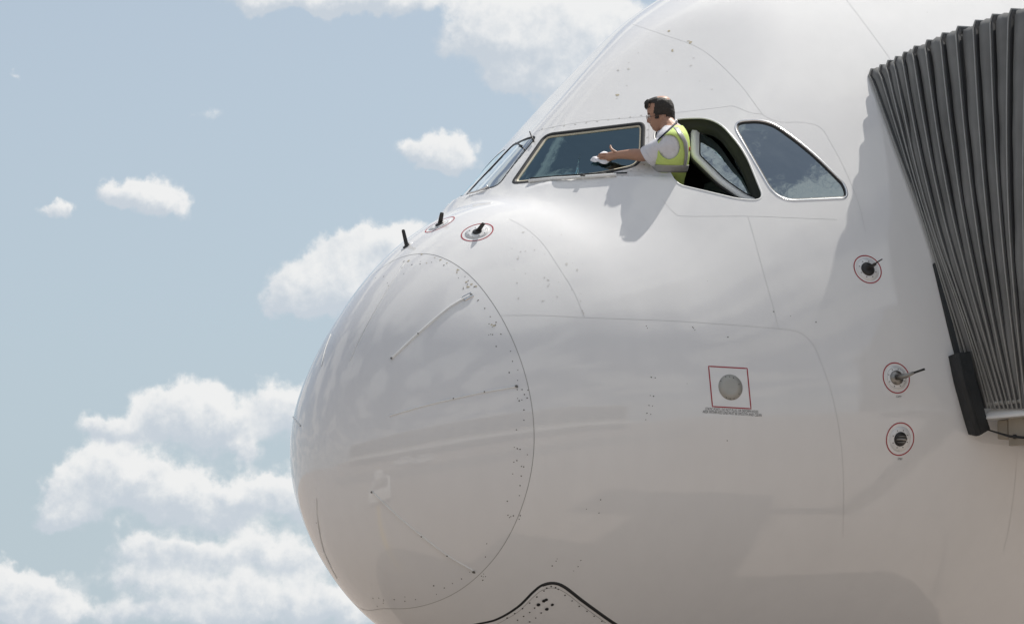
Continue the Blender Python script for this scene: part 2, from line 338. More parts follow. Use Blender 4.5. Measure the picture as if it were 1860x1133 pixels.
def paint_mat(name, lo, hi, wav=.0055):
    m, nt, b = new_mat(name); K = nt.links.new
    tc = N_(nt, 'ShaderNodeTexCoord')
    n1 = N_(nt, 'ShaderNodeTexNoise', Scale=.9, Detail=6.0, Roughness=.6); K(tc.outputs['Object'], n1.inputs['Vector'])
    mp = N_(nt, 'ShaderNodeMapping'); mp.inputs['Scale'].default_value = (9, 9, .7); K(tc.outputs['Object'], mp.inputs['Vector'])
    n2 = N_(nt, 'ShaderNodeTexNoise', Scale=1.0, Detail=5.0); K(mp.outputs['Vector'], n2.inputs['Vector'])   # faint run-off streaks
    av = N_(nt, 'ShaderNodeMath', operation='MULTIPLY_ADD'); av.inputs[1].default_value = .35; K(n2.outputs['Fac'], av.inputs[0]); K(n1.outputs['Fac'], av.inputs[2])
    rp = N_(nt, 'ShaderNodeMapRange'); rp.inputs['From Min'].default_value = .35; rp.inputs['From Max'].default_value = .95; K(av.outputs[0], rp.inputs['Value'])
    mx = N_(nt, 'ShaderNodeMix', data_type='RGBA'); mx.inputs['A'].default_value = (*lo, 1); mx.inputs['B'].default_value = (*hi, 1)
    K(rp.outputs['Result'], mx.inputs['Factor'])
    # specks of dirt
    vo = N_(nt, 'ShaderNodeTexVoronoi', Scale=7.0); K(tc.outputs['Object'], vo.inputs['Vector'])
    cr = N_(nt, 'ShaderNodeMapRange'); cr.inputs['From Min'].default_value = .012; cr.inputs['From Max'].default_value = .022; K(vo.outputs['Distance'], cr.inputs['Value'])
    n5 = N_(nt, 'ShaderNodeTexNoise', Scale=1.7, Detail=2.0); K(tc.outputs['Object'], n5.inputs['Vector'])
    g5 = N_(nt, 'ShaderNodeMath', operation='GREATER_THAN'); g5.inputs[1].default_value = .47; K(n5.outputs['Fac'], g5.inputs[0])
    mxx = N_(nt, 'ShaderNodeMath', operation='MAXIMUM'); K(cr.outputs['Result'], mxx.inputs[0]); K(g5.outputs[0], mxx.inputs[1])
    mk = N_(nt, 'ShaderNodeMix', data_type='RGBA'); mk.inputs['A'].default_value = (.33, .31, .27, 1)
    K(mxx.outputs[0], mk.inputs['Factor']); K(mx.outputs['Result'], mk.inputs['B'])
    # the reverse of the skin is primer, dark
    ge = N_(nt, 'ShaderNodeNewGeometry'); bk = N_(nt, 'ShaderNodeMix', data_type='RGBA'); bk.inputs['B'].default_value = (.13, .145, .13, 1)
    K(ge.outputs['Backfacing'], bk.inputs['Factor']); K(mk.outputs['Result'], bk.inputs['A']); K(bk.outputs['Result'], b.inputs['Base Color'])
    rr = N_(nt, 'ShaderNodeMapRange'); rr.inputs['To Min'].default_value = .02; rr.inputs['To Max'].default_value = .07; K(n1.outputs['Fac'], rr.inputs['Value']); K(rr.outputs['Result'], b.inputs['Roughness'])
    b.inputs['Specular IOR Level'].default_value = .75
    # the slight waviness of riveted sheet
    n3 = N_(nt, 'ShaderNodeTexNoise', Scale=2.6, Detail=2.0); mp2 = N_(nt, 'ShaderNodeMapping'); mp2.inputs['Scale'].default_value = (1, 1, .6)
    K(tc.outputs['Object'], mp2.inputs['Vector']); K(mp2.outputs['Vector'], n3.inputs['Vector'])
    n4 = N_(nt, 'ShaderNodeTexNoise', Scale=350.0, Detail=1.0); K(tc.outputs['Object'], n4.inputs['Vector'])
    b1 = N_(nt, 'ShaderNodeBump', Strength=1.0, Distance=wav); K(n3.outputs['Fac'], b1.inputs['Height'])
    b2 = N_(nt, 'ShaderNodeBump', Strength=1.0, Distance=.00003); K(n4.outputs['Fac'], b2.inputs['Height']); K(b1.outputs['Normal'], b2.inputs['Normal'])
    K(b2.outputs['Normal'], b.inputs['Normal'])
    return m
def glass_mat(name, tint, refl, rcol=(1, 1, 1), rough=.01):
    m, nt, b = new_mat(name); K = nt.links.new; nt.nodes.remove(b)
    out = nt.nodes['Material Output']
    tr = N_(nt, 'ShaderNodeBsdfTransparent'); tr.inputs['Color'].default_value = (*tint, 1)
    gl = N_(nt, 'ShaderNodeBsdfGlossy'); gl.inputs['Color'].default_value = (*rcol, 1); gl.inputs['Roughness'].default_value = rough
    lw = N_(nt, 'ShaderNodeFresnel'); lw.inputs['IOR'].default_value = 1.5
    ad = N_(nt, 'ShaderNodeMath', operation='ADD', use_clamp=True); ad.inputs[1].default_value = refl; K(lw.outputs[0], ad.inputs[0])
    mx = N_(nt, 'ShaderNodeMixShader'); K(ad.outputs[0], mx.inputs[0]); K(tr.outputs[0], mx.inputs[1]); K(gl.outputs[0], mx.inputs[2])
    tc = N_(nt, 'ShaderNodeTexCoord'); nz = N_(nt, 'ShaderNodeTexNoise', Scale=5.0, Detail=2.0); K(tc.outputs['Object'], nz.inputs['Vector'])
    bp = N_(nt, 'ShaderNodeBump', Strength=1.0, Distance=.003); K(nz.outputs['Fac'], bp.inputs['Height']); K(bp.outputs['Normal'], gl.inputs['Normal'])
    K(mx.outputs[0], out.inputs['Surface'])
    return m
M = dict(
 paint=paint_mat('white_gloss_paint', (.735, .735, .73), (.80, .80, .795), .003),
 radome=paint_mat('radome_paint', (.715, .715, .715), (.765, .765, .765), .0014),
 seal=mat('grey_sealant', (.64, .64, .63), .6), joint=mat('dark_joint', (.38, .375, .36), .6),
 rubber=mat('black_rubber', (.017, .018, .019), .55, bump=.0004), chrome=mat('bright_metal', (.74, .74, .74), .22, 1., var=.12, scale=12),
 steel=mat('worn_steel', (.30, .29, .27), .38, 1., var=.2, scale=20), dark=mat('dark_probe', (.035, .034, .033), .42, .3, bump=.0004),
 red=mat('red_marking', (.36, .018, .03), .4, var=.15, scale=25), black=mat('black_marking', (.03, .03, .032), .5),
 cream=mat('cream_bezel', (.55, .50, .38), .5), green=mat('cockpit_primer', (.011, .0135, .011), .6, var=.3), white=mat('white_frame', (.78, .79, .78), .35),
 cockpit=mat('cockpit_lining', (.14, .15, .15), .8, var=.2), seat=mat('seat_cover', (.30, .33, .30), .9), shade=mat('headliner', (.55, .56, .54), .85),
 port=mat('bare_alloy', (.40, .395, .365), .5, .35, var=.10, scale=14, bump=.0003), chip=mat('bare_chip', (.44, .39, .28), .7),
 dirt=mat('dark_fastener', (.13, .125, .115), .5, var=.4, scale=90), nick=mat('scuffed_paint', (.58, .57, .545), .4),
 glass=glass_mat('windscreen_glass', (.42, .60, .66), .17, (.64, .92, 1.0)), glass3=glass_mat('far_windscreen_glass', (.42, .58, .62), .40, (.90, .97, 1.0)), glass2=glass_mat('side_glass', (.45, .58, .57), .33, (.84, .97, 1.0)),
)

# ------------------------------------------------------------------ apron and what stands behind the photographer
def ground_mat():
    m, nt, b = new_mat('apron_concrete'); K = nt.links.new
    tc = N_(nt, 'ShaderNodeTexCoord'); n1 = N_(nt, 'ShaderNodeTexNoise', Scale=.12, Detail=8.0); K(tc.outputs['Object'], n1.inputs['Vector'])
    n2 = N_(nt, 'ShaderNodeTexNoise', Scale=3.0, Detail=6.0); K(tc.outputs['Object'], n2.inputs['Vector'])
    br = N_(nt, 'ShaderNodeTexBrick', Scale=1.0, offset=0.0); br.inputs['Brick Width'].default_value = 6.0; br.inputs['Row Height'].default_value = 6.0; br.inputs['Mortar Size'].default_value = .03
    br.inputs['Color1'].default_value = (.278, .238, .208, 1); br.inputs['Color2'].default_value = (.305, .262, .230, 1); br.inputs['Mortar'].default_value = (.08, .075, .07, 1); K(tc.outputs['Object'], br.inputs['Vector'])
    ad = N_(nt, 'ShaderNodeMath', operation='ADD'); K(n1.outputs['Fac'], ad.inputs[0]); K(n2.outputs['Fac'], ad.inputs[1])
    mp = N_(nt, 'ShaderNodeMapRange'); mp.inputs['From Min'].default_value = .6; mp.inputs['From Max'].default_value = 1.4; mp.inputs['To Min'].default_value = .78; mp.inputs['To Max'].default_value = 1.12; K(ad.outputs[0], mp.inputs['Value'])
    mx = N_(nt, 'ShaderNodeMix', data_type='RGBA', blend_type='MULTIPLY'); mx.inputs['Factor'].default_value = 1; K(br.outputs['Color'], mx.inputs['A']); K(mp.outputs['Result'], mx.inputs['B'])
    K(mx.outputs['Result'], b.inputs['Base Color']); b.inputs['Roughness'].default_value = .85
    return m
gm = ground_mat()
o = mesh('apron', [(-3500, -3500, 0), (3500, -3500, 0), (3500, 3500, 0), (-3500, 3500, 0)], [(0, 1, 2, 3)], gm); o['kind'] = 'structure'
M['asph'] = mat('taxi_asphalt', (.15, .14, .13), .9, scale=.5); M['yellow'] = mat('yellow_line_paint', (.55, .36, .03), .7)
o = mesh('service_road', [(-36, 30, .004), (-29, 33, .004), (-1, -32, .004), (-8, -35, .004)], [(0, 1, 2, 3)], M['asph']); o['kind'] = 'structure'
o = mesh('lead_in_line', [(-40, -.12, .004), (-2, -.12, .004), (-2, .12, .004), (-40, .12, .004)], [(0, 1, 2, 3)], M['yellow']); o['kind'] = 'structure'
# terminal mirrored in the nose
M['wall'] = mat('terminal_wall', (.30, .28, .25), .7); M['pane'] = mat('terminal_glass', (.03, .04, .05), .08); M['bright'] = mat('white_panel', (.72, .72, .70), .6)
term = thing('terminal_building', 'long beige terminal with glazed upper floor mirrored in the aircraft nose', 'building', (-50, -26, 0))
ang = math.radians(-66)
def tb(name, a, z, la, h, dep, mt, par, out=0.0):
    # a along the facade, out towards the aircraft
    ca, sa = math.cos(ang), math.sin(ang)
    o = box(name, a*ca-out*sa, a*sa+out*ca, z, la, dep, h, mt, par, 0.0, ang); return o
tb('wall', 0, 7.5, 120, 15, 18, M['wall'], term); tb('roof', 0, 15.25, 122, .5, 20, M['bright'], term); tb('canopy', 0, 4.2, 120, 1.4, 3, M['bright'], term, 10.4)
for k in range(22): tb('window', -56.7+5.4*k, 9.6, 4.4, 6.2, .2, M['pane'], term, 9.06)
M['tyre'] = mat('tyre', (.02, .02, .02), .9)
def van(x, y, rot, label, hgt=2.2, low=False):
    t = thing('service_van', label, 'van', (x, y, 0), 'service vans on the apron'); t.rotation_euler.z = rot
    box('body', 0, 0, hgt*.36+.25, 4.8, 1.9, hgt*.55, M['bright'], t, .12); 
    c = box('cabin', -.5, 0, hgt*.82+.05, 3.4, 1.7, hgt*.42, M['bright'], t, .2)
    for sy in (-.86, .86): box('side_window', -.5, sy, hgt*.84, 2.8, .03, hgt*.24, M['pane'], t)
    box('windscreen', 1.21, 0, hgt*.84, .04, 1.4, hgt*.26, M['pane'], t)
    for sx in (-1.5, 1.5):
        for sy in (-.9, .9): tube('wheel', [(sx, sy-.1, .33), (sx, sy+.1, .33)], .33, M['tyre'], t, 18)
van(-24.5, -7.2, math.radians(75), 'white service van parked in front of the terminal, mirrored in the nose')
van(-20.5, -10.8, math.radians(70), 'second white van, behind the first, mirrored in the nose', 2.0)
tug = thing('pushback_tug', 'low white pushback tug on the apron ahead of the nose', 'tug', (-9.6, -.5, 0)); tug.rotation_euler.z = math.radians(8)
box('body', 0, 0, .75, 4.6, 2.3, .8, M['bright'], tug, .1); box('deck', .2, 0, 1.17, 3.2, 1.7, .06, M['asph'], tug); box('cab', -1.4, .4, 1.65, 1.2, 1.2, .9, M['bright'], tug, .08)
for sx in (-1.4, 1.4):
    for sy in (-1.05, 1.05): tube('wheel', [(sx, sy-.18, .48), (sx, sy+.18, .48)], .48, M['tyre'], tug, 20)

# ------------------------------------------------------------------ the airliner
plane = thing('airliner', 'huge white airliner with rounded nose and open cockpit window, filling the frame', 'airplane', (2, 0, 0))
# window outlines, traced where they sit on the skin
WB = rpoly([(926, 335, 14), (990, 243, 16), (1172, 221, 14), (1169, 300, 28), (1090, 318, 60)], 5)
WC = rpoly([(1183, 238, 26), (1226, 216, 20), (1300, 214, 42), (1352, 275, 30), (1388, 363, 30), (1346, 362, 26), (1228, 334, 18)], 5)
WD = rpoly([(1328, 221, 26), (1396, 217, 46), (1470, 271, 70), (1535, 335, 30), (1540, 359, 14), (1412, 365, 36)], 5)
LB, LC, LD = hit(WB), hit(WC), hit(WD)
LOOPS = [LB, LC, LD]
LOOPS += [mirror(q)[::-1] for q in (LB, LC, LD)]
# seams between the skin panels (pixel paths of the photograph cast on to the skin), width in metres
RING = [(676, 497), (708, 476), (765, 461), (812, 472), (860, 507), (905, 567), (938, 634), (960, 705), (970, 780), (966, 850), (948, 920), (918, 985), (878, 1036), (830, 1074), (780, 1095), (735, 1104), (700, 1102)]
ringP = hit(catmull(RING, 6))
# continue the radome joint round the far side from its own mirror image
def ring_loop():
    q = ringP; port = q[q[:, 1] < -.02]; star = mirror(port)[::-1]
    return np.concatenate([port, star])
RL = ring_loop()
th = np.unwrap(np.arctan2(RL[:, 2]-4.1, -RL[:, 1])); o_ = np.argsort(th % (2*math.pi)); tt = (th % (2*math.pi))[o_]; xx = RL[o_, 0]
ta = np.linspace(0, 2*math.pi, 181)[:-1]
xa = np.interp(ta, np.concatenate([tt-2*math.pi, tt, tt+2*math.pi]), np.concatenate([xx]*3))
for _ in range(6): xa = (np.roll(xa, 1)+2*xa+np.roll(xa, -1))/4
RL = FUS.pt(xa, np.arctan2(np.sin(ta)*1.0, np.cos(ta)))
GEAR = catmull([(845, 1140), (900, 1125), (940, 1102), (968, 1075), (985, 1062), (1005, 1058), (1026, 1066), (1060, 1092), (1110, 1128), (1160, 1160), (1180, 1190), (1140, 1225), (1020, 1236), (900, 1215), (838, 1172)], 5, True)
SEAMS = [  # path, width, closed
 (RL, .005, True),
 (hit(GEAR), .020, True),
 (hit(catmull([(909, 573), (985, 573), (1062, 577), (1200, 582), (1300, 588), (1414, 597)], 6)), .0026, False),
 (hit(catmull([(1414, 597), (1450, 603), (1474, 622), (1489, 652), (1512, 720), (1527, 800), (1532, 880), (1531, 975)], 6)), .0026, False),
 (hit(catmull([(925, 398), (955, 415), (985, 442), (1015, 486), (1042, 530), (1062, 577)], 6)), .0023, False),
 (hit(catmull([(1414, 597), (1405, 560), (1388, 500), (1369, 430), (1358, 393)], 6)), .0023, False),
 (hit(catmull([(1202, 362), (1226, 388), (1246, 393), (1358, 393), (1440, 396), (1520, 399)], 6)), .0023, False),
 (hit(catmull([(1150, 45), (1200, 62), (1262, 84), (1300, 110), (1345, 155), (1376, 196), (1390, 212), (1418, 222), (1458, 223), (1490, 232), (1510, 262), (1533, 305), (1558, 365), (1572, 420)], 6)), .0023, False),
 (hit(catmull([(1522, -20), (1560, 30), (1600, 84), (1660, 170)], 6)), .0026, False),
 (hit(rpoly([(926, 345, 12), (910, 322, 26), (976, 236, 26), (1070, 216, 300), (1330, 192, 20), (1364, 207, 10), (1390, 208, 2)], 5)[:0] if False else catmull([(905, 335), (914, 322), (968, 248), (985, 236), (1060, 222), (1170, 212), (1312, 195), (1329, 193), (1345, 198), (1363, 205), (1385, 208)], 5)), .0026, False),
 (hit(catmull([(1179, 214), (1178, 260), (1177, 308), (1140, 312), (1090, 322)], 5)), .0023, False),
 (hit(catmull([(1848, 820), (1842, 890), (1832, 960), (1822, 1000)], 6)), .0023, False),
]
def build_skin():
    P2 = []; E2 = []
    ts = [0.0]; t = .03
    while t < 9.3:
        ts.append(t); t += .035 if t < .3 else (.03 if 1.0 < t < 2.9 else (.055 if t < 6.6 else .25))
    for t in ts[1:]:
        x = -0.7+math.sqrt(.49+t*t)-L
        Rr = max(.25, float(np.interp(x, [-.7, 0, 3, 8], [.4, 1.25, 2.8, 3.6])))
        fine = 1.0 < t < 2.9; nth = int(2*math.pi/max(.012, (.03 if fine else .058)/Rr)) if t < 6.7 else 120
        off = 0 if (len(P2) % 2) else math.pi/nth
        for k in range(nth):
            a = 2*math.pi*k/nth+off
            if math.cos(a) < -.35 and (k % 2) and t < 6.7: continue
            if fine and math.sin(a) < .3 and (k % 2): continue
            P2.append((t*math.cos(a), t*math.sin(a)))
    P2.append((0.0, 0.0))
    rails = []
    for P, w, closed in SEAMS:
        N, B = frames(P, closed)
        for sgn in (-.5, .5): rails.append((dom(snap(P+B*w*sgn)), closed))
    for lp in LOOPS: rails.append((dom(lp), True))
    # keep grid points off the lines
    G = np.array(P2); allr = np.concatenate([q for q, c in rails])
    keep = np.ones(len(G), bool)
    key = {}
    cell = .03
    for q in allr: key.setdefault((int(q[0]//cell), int(q[1]//cell)), []).append(q)
    for i, g in enumerate(G):
        cx, cy = int(g[0]//cell), int(g[1]//cell)
        for dx in (-1, 0, 1):
            for dy in (-1, 0, 1):
                for q in key.get((cx+dx, cy+dy), ()):
                    if (q[0]-g[0])**2+(q[1]-g[1])**2 < 1.2e-4*4: keep[i] = False
    V = [Vector(p) for p in G[keep]]
    for q, closed in rails:
        b = len(V); V += [Vector(p) for p in q]; n = len(q)
        E2 += [(b+i, b+(i+1) % n) for i in range(n if closed else n-1)]
    vo, eo, fo, *_ = geometry.delaunay_2d_cdt(V, E2, [], 0, 1e-7)
    Q = np.array([tuple(v) for v in vo]); Fa = np.array([tuple(t) for t in fo if len(t) == 3])
    C = Q[Fa].mean(1)
    ok = np.ones(len(Fa), bool)
    for lp in LOOPS:
        q = dom(lp); inside = np.zeros(len(C), bool); x, y = C[:, 0], C[:, 1]
        for i in range(len(q)):
            x1, y1 = q[i]; x2, y2 = q[i-1]
            cond = (y1 > y) != (y2 > y)
            with np.errstate(divide='ignore', invalid='ignore'):
                inside ^= cond & (x < (x2-x1)*(y-y1)/(y2-y1)+x1)
        ok &= ~inside
    P3 = surf(Q); C3 = surf(C)
    for P, w, closed in SEAMS:
        A = P if closed else P[:-1]; Bq = np.roll(P, -1, 0) if closed else P[1:]
        lo, hi = P.min(0)-.1, P.max(0)+.1
        near = np.where(((C3 > lo) & (C3 < hi)).all(1) & ok)[0]
        for ch in np.array_split(near, max(1, len(near)//4000)):
            if not len(ch): continue
            d = Bq-A; ap = C3[ch][:, None, :]-A[None]
            t = np.clip((ap*d).sum(-1)/(d*d).sum(-1), 0, 1)
            dist = np.linalg.norm(ap-d[None]*t[..., None], axis=-1).min(1)
            ok[ch[dist < w*.5]] = False
    Fa = Fa[ok]; C3 = C3[ok]
    # orient outwards
    nn = np.cross(P3[Fa[:, 1]]-P3[Fa[:, 0]], P3[Fa[:, 2]]-P3[Fa[:, 0]])
    flip = (nn*(NS*nrm(Q[Fa].mean(1)))).sum(1) < 0
    Fa[flip] = Fa[flip][:, ::-1]
    # connected panels
    edge = {}
    for i, t in enumerate(Fa):
        for a, b in ((t[0], t[1]), (t[1], t[2]), (t[2], t[0])):
            edge.setdefault((min(a, b), max(a, b)), []).append(i)
    adj = [[] for _ in Fa]
    for v in edge.values():
        if len(v) == 2: adj[v[0]].append(v[1]); adj[v[1]].append(v[0])
    comp = -np.ones(len(Fa), int); nc = 0; sizes = []
    for i in range(len(Fa)):
        if comp[i] >= 0: continue
        st = [i]; comp[i] = nc; cnt = 0
        while st:
            k = st.pop(); cnt += 1
            for j in adj[k]:
                if comp[j] < 0: comp[j] = nc; st.append(j)
        sizes.append(cnt); nc += 1
    NN = NS*nrm(Q)
    big = [c for c in range(nc) if sizes[c] > 30]
    print('PANELS', [(sizes[c], C3[comp == c].mean(0).round(2).tolist()) for c in big])
    for c in big:
        T = Fa[comp == c]; ids = np.unique(T); mp = -np.ones(len(Q), int); mp[ids] = np.arange(len(ids))
        cen = C3[comp == c].mean(0)
        nm = 'skin_panel'; mt = M['paint']
        if cen[0] < .1 and C3[comp == c][:, 0].min() < -.7: nm = 'radome'; mt = M['radome']
        elif cen[2] < 3.1 and C3[comp == c][:, 2].max() < 3.2: nm = 'nose_gear_door'
        yield mesh(nm, P3[ids], mp[T], mt, plane, normals=NN[ids])
RADOME = plane
for o in build_skin():
    if o.name.startswith('radome'): RADOME = o
# unseen cap added over the open aft end to keep daylight out
a = np.linspace(0, 2*math.pi, 80, endpoint=False); xe = -0.7+math.sqrt(.49+9.27**2)-L-.02
E_ = FUS.pt(np.full(80, xe), a); mesh('aft_light_cap', E_, [tuple(range(80))], M['cockpit'], plane)
# sealant lying in the joints
for i, (P, w, closed) in enumerate(SEAMS):
    sweep('joint_sealant' if i != 1 else 'door_seal', P, [(-w*1.2, -.0012), (w*1.2, -.0012)], M['rubber'] if i == 1 else (M['seal'] if i else M['joint']), plane, closed)
# black rubber lip of the nose gear door, broad on its aft edge
gp = hit(catmull([(985, 1061), (1005, 1057), (1026, 1064), (1060, 1090), (1110, 1126), (1160, 1158)], 5)); 
sweep('door_lip', gp, [(-.018, .0), (-.014, .005), (.0, .006), (.006, .0)], M['rubber'], plane, False)
sweep('door_edge_line', hit(catmull([(900, 1134), (940, 1111), (968, 1084), (985, 1071), (1005, 1067), (1026, 1075), (1060, 1101), (1100, 1130)], 5)), [(-.002, .0012), (.002, .0012)], M['joint'], plane, False)

# ---- windows
def pane(name, loop, inset, mt, parent, win=0.0):
    N, B = frames(loop, True); V = loop+B*win-N*inset; c = V.mean(0); n = len(V)
    rings = [V]+[c+(V-c)*q for q in (.8, .55, .3, .1)]
    # rest the inner rings on the skin's own curve
    out = [V]
    for R_ in rings[1:]:
        s_ = snap(R_); out.append(s_-normal(s_)*inset)
    W = np.concatenate(out); Fs = [(k*n+i, k*n+(i+1) % n, (k+1)*n+(i+1) % n, (k+1)*n+i) for k in range(4) for i in range(n)]
    W = np.vstack([W, out[-1].mean(0)[None]]); Fs += [(4*n+i, 4*n+(i+1) % n, len(W)-1) for i in range(n)]
    a_, b_, c_ = Fs[0][:3]; fn = np.cross(W[b_]-W[a_], W[c_]-W[a_])
    if fn @ N[0] < 0: Fs = [q[::-1] for q in Fs]
    return mesh(name, W, Fs, mt, parent)
fr = sweep('windscreen_seal', LB, [(-.004, .001), (.004, .003), (.024, .001), (.028, -.014)], M['rubber'], plane)
sweep('retainer_strip', LB, [(.0285, -.004), (.040, -.006), (.041, -.014)], M['cream'], fr)
pane('windscreen', LB, .012, M['glass'], plane, .028)
fr = sweep('windscreen_seal', mirror(LB)[::-1], [(-.002, .0008), (.012, .002), (.016, -.006)], M['rubber'], plane)
pane('windscreen', mirror(LB)[::-1], .004, M['glass3'], plane, .014)
for side, loop in (('l', LD), ('r', mirror(LD)[::-1])):
    fr = sweep('window_frame', loop, [(-.010, .0005), (-.008, .003), (-.001, .004), (.004, .002), (.006, -.012)], M['chrome'], plane)
    sweep('window_seal', loop, [(.006, -.003), (.016, -.005), (.018, -.016)], M['rubber'], fr)
    pane('side_window', loop, .012, M['glass2'], plane, .016)
# the sliding window's opening: bright lip, deep green jamb
sweep('opening_lip', LC, [(-.010, .0008), (-.004, .0035), (.001, .002), (.002, -.01)], M['white'], plane)
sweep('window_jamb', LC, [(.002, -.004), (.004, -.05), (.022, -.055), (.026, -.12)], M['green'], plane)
pane('sliding_window', mirror(LC)[::-1], .002, M['glass2'], plane, .002)
# the window itself, slid back inside: white frame and pane
def behind(px, depth):
    P = hit(px); d = P-CAM; d /= np.linalg.norm(d, axis=1)[:, None]; return P+d*depth
SL = rpoly([(1255, 229, 16), (1335, 231, 20), (1368, 300, 20), (1404, 376, 24), (1352, 366, 20), (1303, 332, 12), (1254, 284, 10)], 4)
cN = normal(LC).mean(0); cN /= np.linalg.norm(cN)
def on_plane(px, c0, n0):
    d = np.array([f+r*(x-930)/F-u*(y-566.5)/F for x, y in px]); return CAM+d*(((c0-CAM)@n0)/(d@n0))[:, None]
Ps = on_plane(SL, LC.mean(0)-cN*.11, cN); NNs = np.tile(cN, (len(Ps), 1))
sf = sweep('sliding_window_frame', Ps, [(0, -.03), (0, 0), (.008, .012), (.040, .012), (.046, .002), (.056, -.002), (.062, -.006), (.066, -.03)], M['white'], plane, True, NNs)
sweep('sliding_window_seal', Ps, [(.062, -.003), (.070, -.003), (.072, -.02)], M['rubber'], sf, True, NNs)
sweep('frame_gasket', Ps, [(-.014, -.02), (-.012, .0), (-.001, .002), (0.0, -.01)], M['rubber'], sf, True, NNs)
N_f, B_f = frames(Ps, True, NNs); V = Ps+B_f*.068-NNs*.012
tri = np.cross(V[len(V)//3]-V[0], V[2*len(V)//3]-V[0]); od = list(range(len(V))); od = od if tri @ cN > 0 else od[::-1]
mesh('sliding_window_pane', V, [tuple(od)], M['glass2'], sf, smooth=False)
# cockpit inside
def pl(px, depth): return behind(px, depth)
xs = []
box('glareshield', 1.55, 0, 5.83, .55, 1.2, .16, M['cockpit'], plane, .05)
box('cockpit_floor', 2.6, 0, 4.75, 3.0, 3.2, .06, M['cockpit'], plane)
ab = np.linspace(0, 2*math.pi, 60, endpoint=False); bk = FUS.pt(np.full(60, 3.3), ab); bk = bk.mean(0)+(bk-bk.mean(0))*.97
mesh('cockpit_bulkhead', bk, [tuple(range(60))], M['cockpit'], plane, smooth=False)
for sy in (-.62, .62):
    st_ = box('pilot_seat', 2.35, sy, 5.25, .5, .5, .14, M['seat'], plane, .05)
    box('seat_back', 2.62, sy, 5.65, .14, .48, .85, M['seat'], st_, .05)
box('overhead_panel', 2.3, 0, 6.55, .7, .7, .06, M['cockpit'], plane, .02)
ch = behind([(972, 326), (1012, 319), (1036, 312), (1046, 314), (1052, 319), (1030, 323)], .10); mesh('folded_chart', ch, [tuple(range(6))], M['shade'], plane, smooth=False)
# headliner seen through the rear side window
hl = behind(rpoly([(1338, 219, 20), (1420, 219, 30), (1425, 232, 8), (1400, 240, 20), (1345, 236, 8)], 6), .10)
mesh('headliner', hl, [tuple(range(len(hl)))], M['shade'], plane, smooth=False)
hl2 = behind(rpoly([(1508, 330, 4), (1535, 332, 4), (1535, 346, 4), (1512, 344, 4)], 6), .10)
mesh('seat_headrest', hl2, [tuple(range(len(hl2)))], M['seat'], plane, smooth=False)

# ---- wipers
def above(px, h):
    P = hit(px); return P+normal(P)*h
wp = above(catmull([(962, 331), (1000, 328), (1060, 324), (1120, 320)], 6), .012)
w1 = tube('wiper', wp, .012, M['white'], plane, 8)
tube('wiper_blade', above(catmull([(965, 328), (1060, 321), (1140, 318)], 6), .02), .006, M['rubber'], w1, 6)
tube('wiper_pivot', above([(1056, 324), (1064, 324)], .028), .006, M['dark'], w1, 8)
wb = tube('wiper', above(catmull([(852, 354), (868, 350), (888, 341)], 4), .012), .008, M['chrome'], plane, 8)
for pa, pb in (((971, 260), (967, 245)), ((940, 263), (953, 271))):
    A, B_ = above([pa], .015)[0], above([pb], .03)[0]
    tube('rain_probe', [A, A*.5+B_*.5, B_], [.007, .006, .005], M['rubber'], plane, 8)

# ---- red-ringed probes
def ring(px, rad, w=.0075, parent=None, mt='red', h=.0016):
    C = hit([px])[0]; N = normal(C); A = np.cross(N, (0, 0, 1.0)); A /= np.linalg.norm(A); B = np.cross(A, N)
    a = np.linspace(0, 2*math.pi, 48, endpoint=False)
    P = snap(C+rad*(np.cos(a)[:, None]*A+np.sin(a)[:, None]*B))
    return sweep('red_ring' if mt == 'red' else 'panel_ring', P, [(-w*.5, h), (w*.5, h)], M[mt], parent)
def dots(name, pts, rad, mt, parent, h=.0012, jitter=.3):
    """small fasteners or chips: one joined part, each a low disc on the skin"""
    V = []; Fs = []
    P = hit(pts); okk = ~np.isnan(P[:, 0]); P = P[okk]; Nn = normal(P)
    for k, (c, n) in enumerate(zip(P, Nn)):
        rr = rad if np.isscalar(rad) else rad[k % len(rad)]
        A = np.cross(n, (0, 0, 1.0)); A /= np.linalg.norm(A); B = np.cross(A, n); b = len(V)
        rot = random.random()*6
        for j in range(7):
            an = rot+2*math.pi*j/7; q = rr*(1+jitter*random.uniform(-1, 1))
            V.append(c+A*q*math.cos(an)+B*q*math.sin(an)+n*h)
        Fs.append(tuple(range(b, b+7)))
    o = mesh(name, V, Fs, M[mt], parent, smooth=False); o['kind'] = 'stuff'; return o
def probe(px, tip, rad, kind):
    C = hit([px])[0]; N = normal(C)
    pr = disc('probe_plate', C, N, .088 if kind != 'small' else .03, M['paint'], plane, .0012)
    ring(px, rad, .008, pr)
    if kind in ('fin', 'capt'): ring(px, .074, .0022, pr, 'joint', .0022)
    nb = 8; a = np.linspace(0, 2*math.pi, nb, endpoint=False)+.3
    A = np.cross(N, (0, 0, 1.0)); A /= np.linalg.norm(A); B = np.cross(A, N)
    V = []; Fs = []
    for an in a:
        c = snap(C+.063*(A*math.cos(an)+B*math.sin(an))); b = len(V)
        for j in range(6): V.append(c+.0045*(A*math.cos(j*math.pi/3)+B*math.sin(j*math.pi/3))+N*.0028)
        Fs.append(tuple(range(b, b+6)))
    s_ = mesh('plate_screws', V, Fs, M['dirt'], pr, smooth=False); s_['kind'] = 'stuff'
    disc('probe_base', C, N, .034 if kind != 'round' else .05, M['dark'], pr, .008, 20, .004)
    return C, N, pr
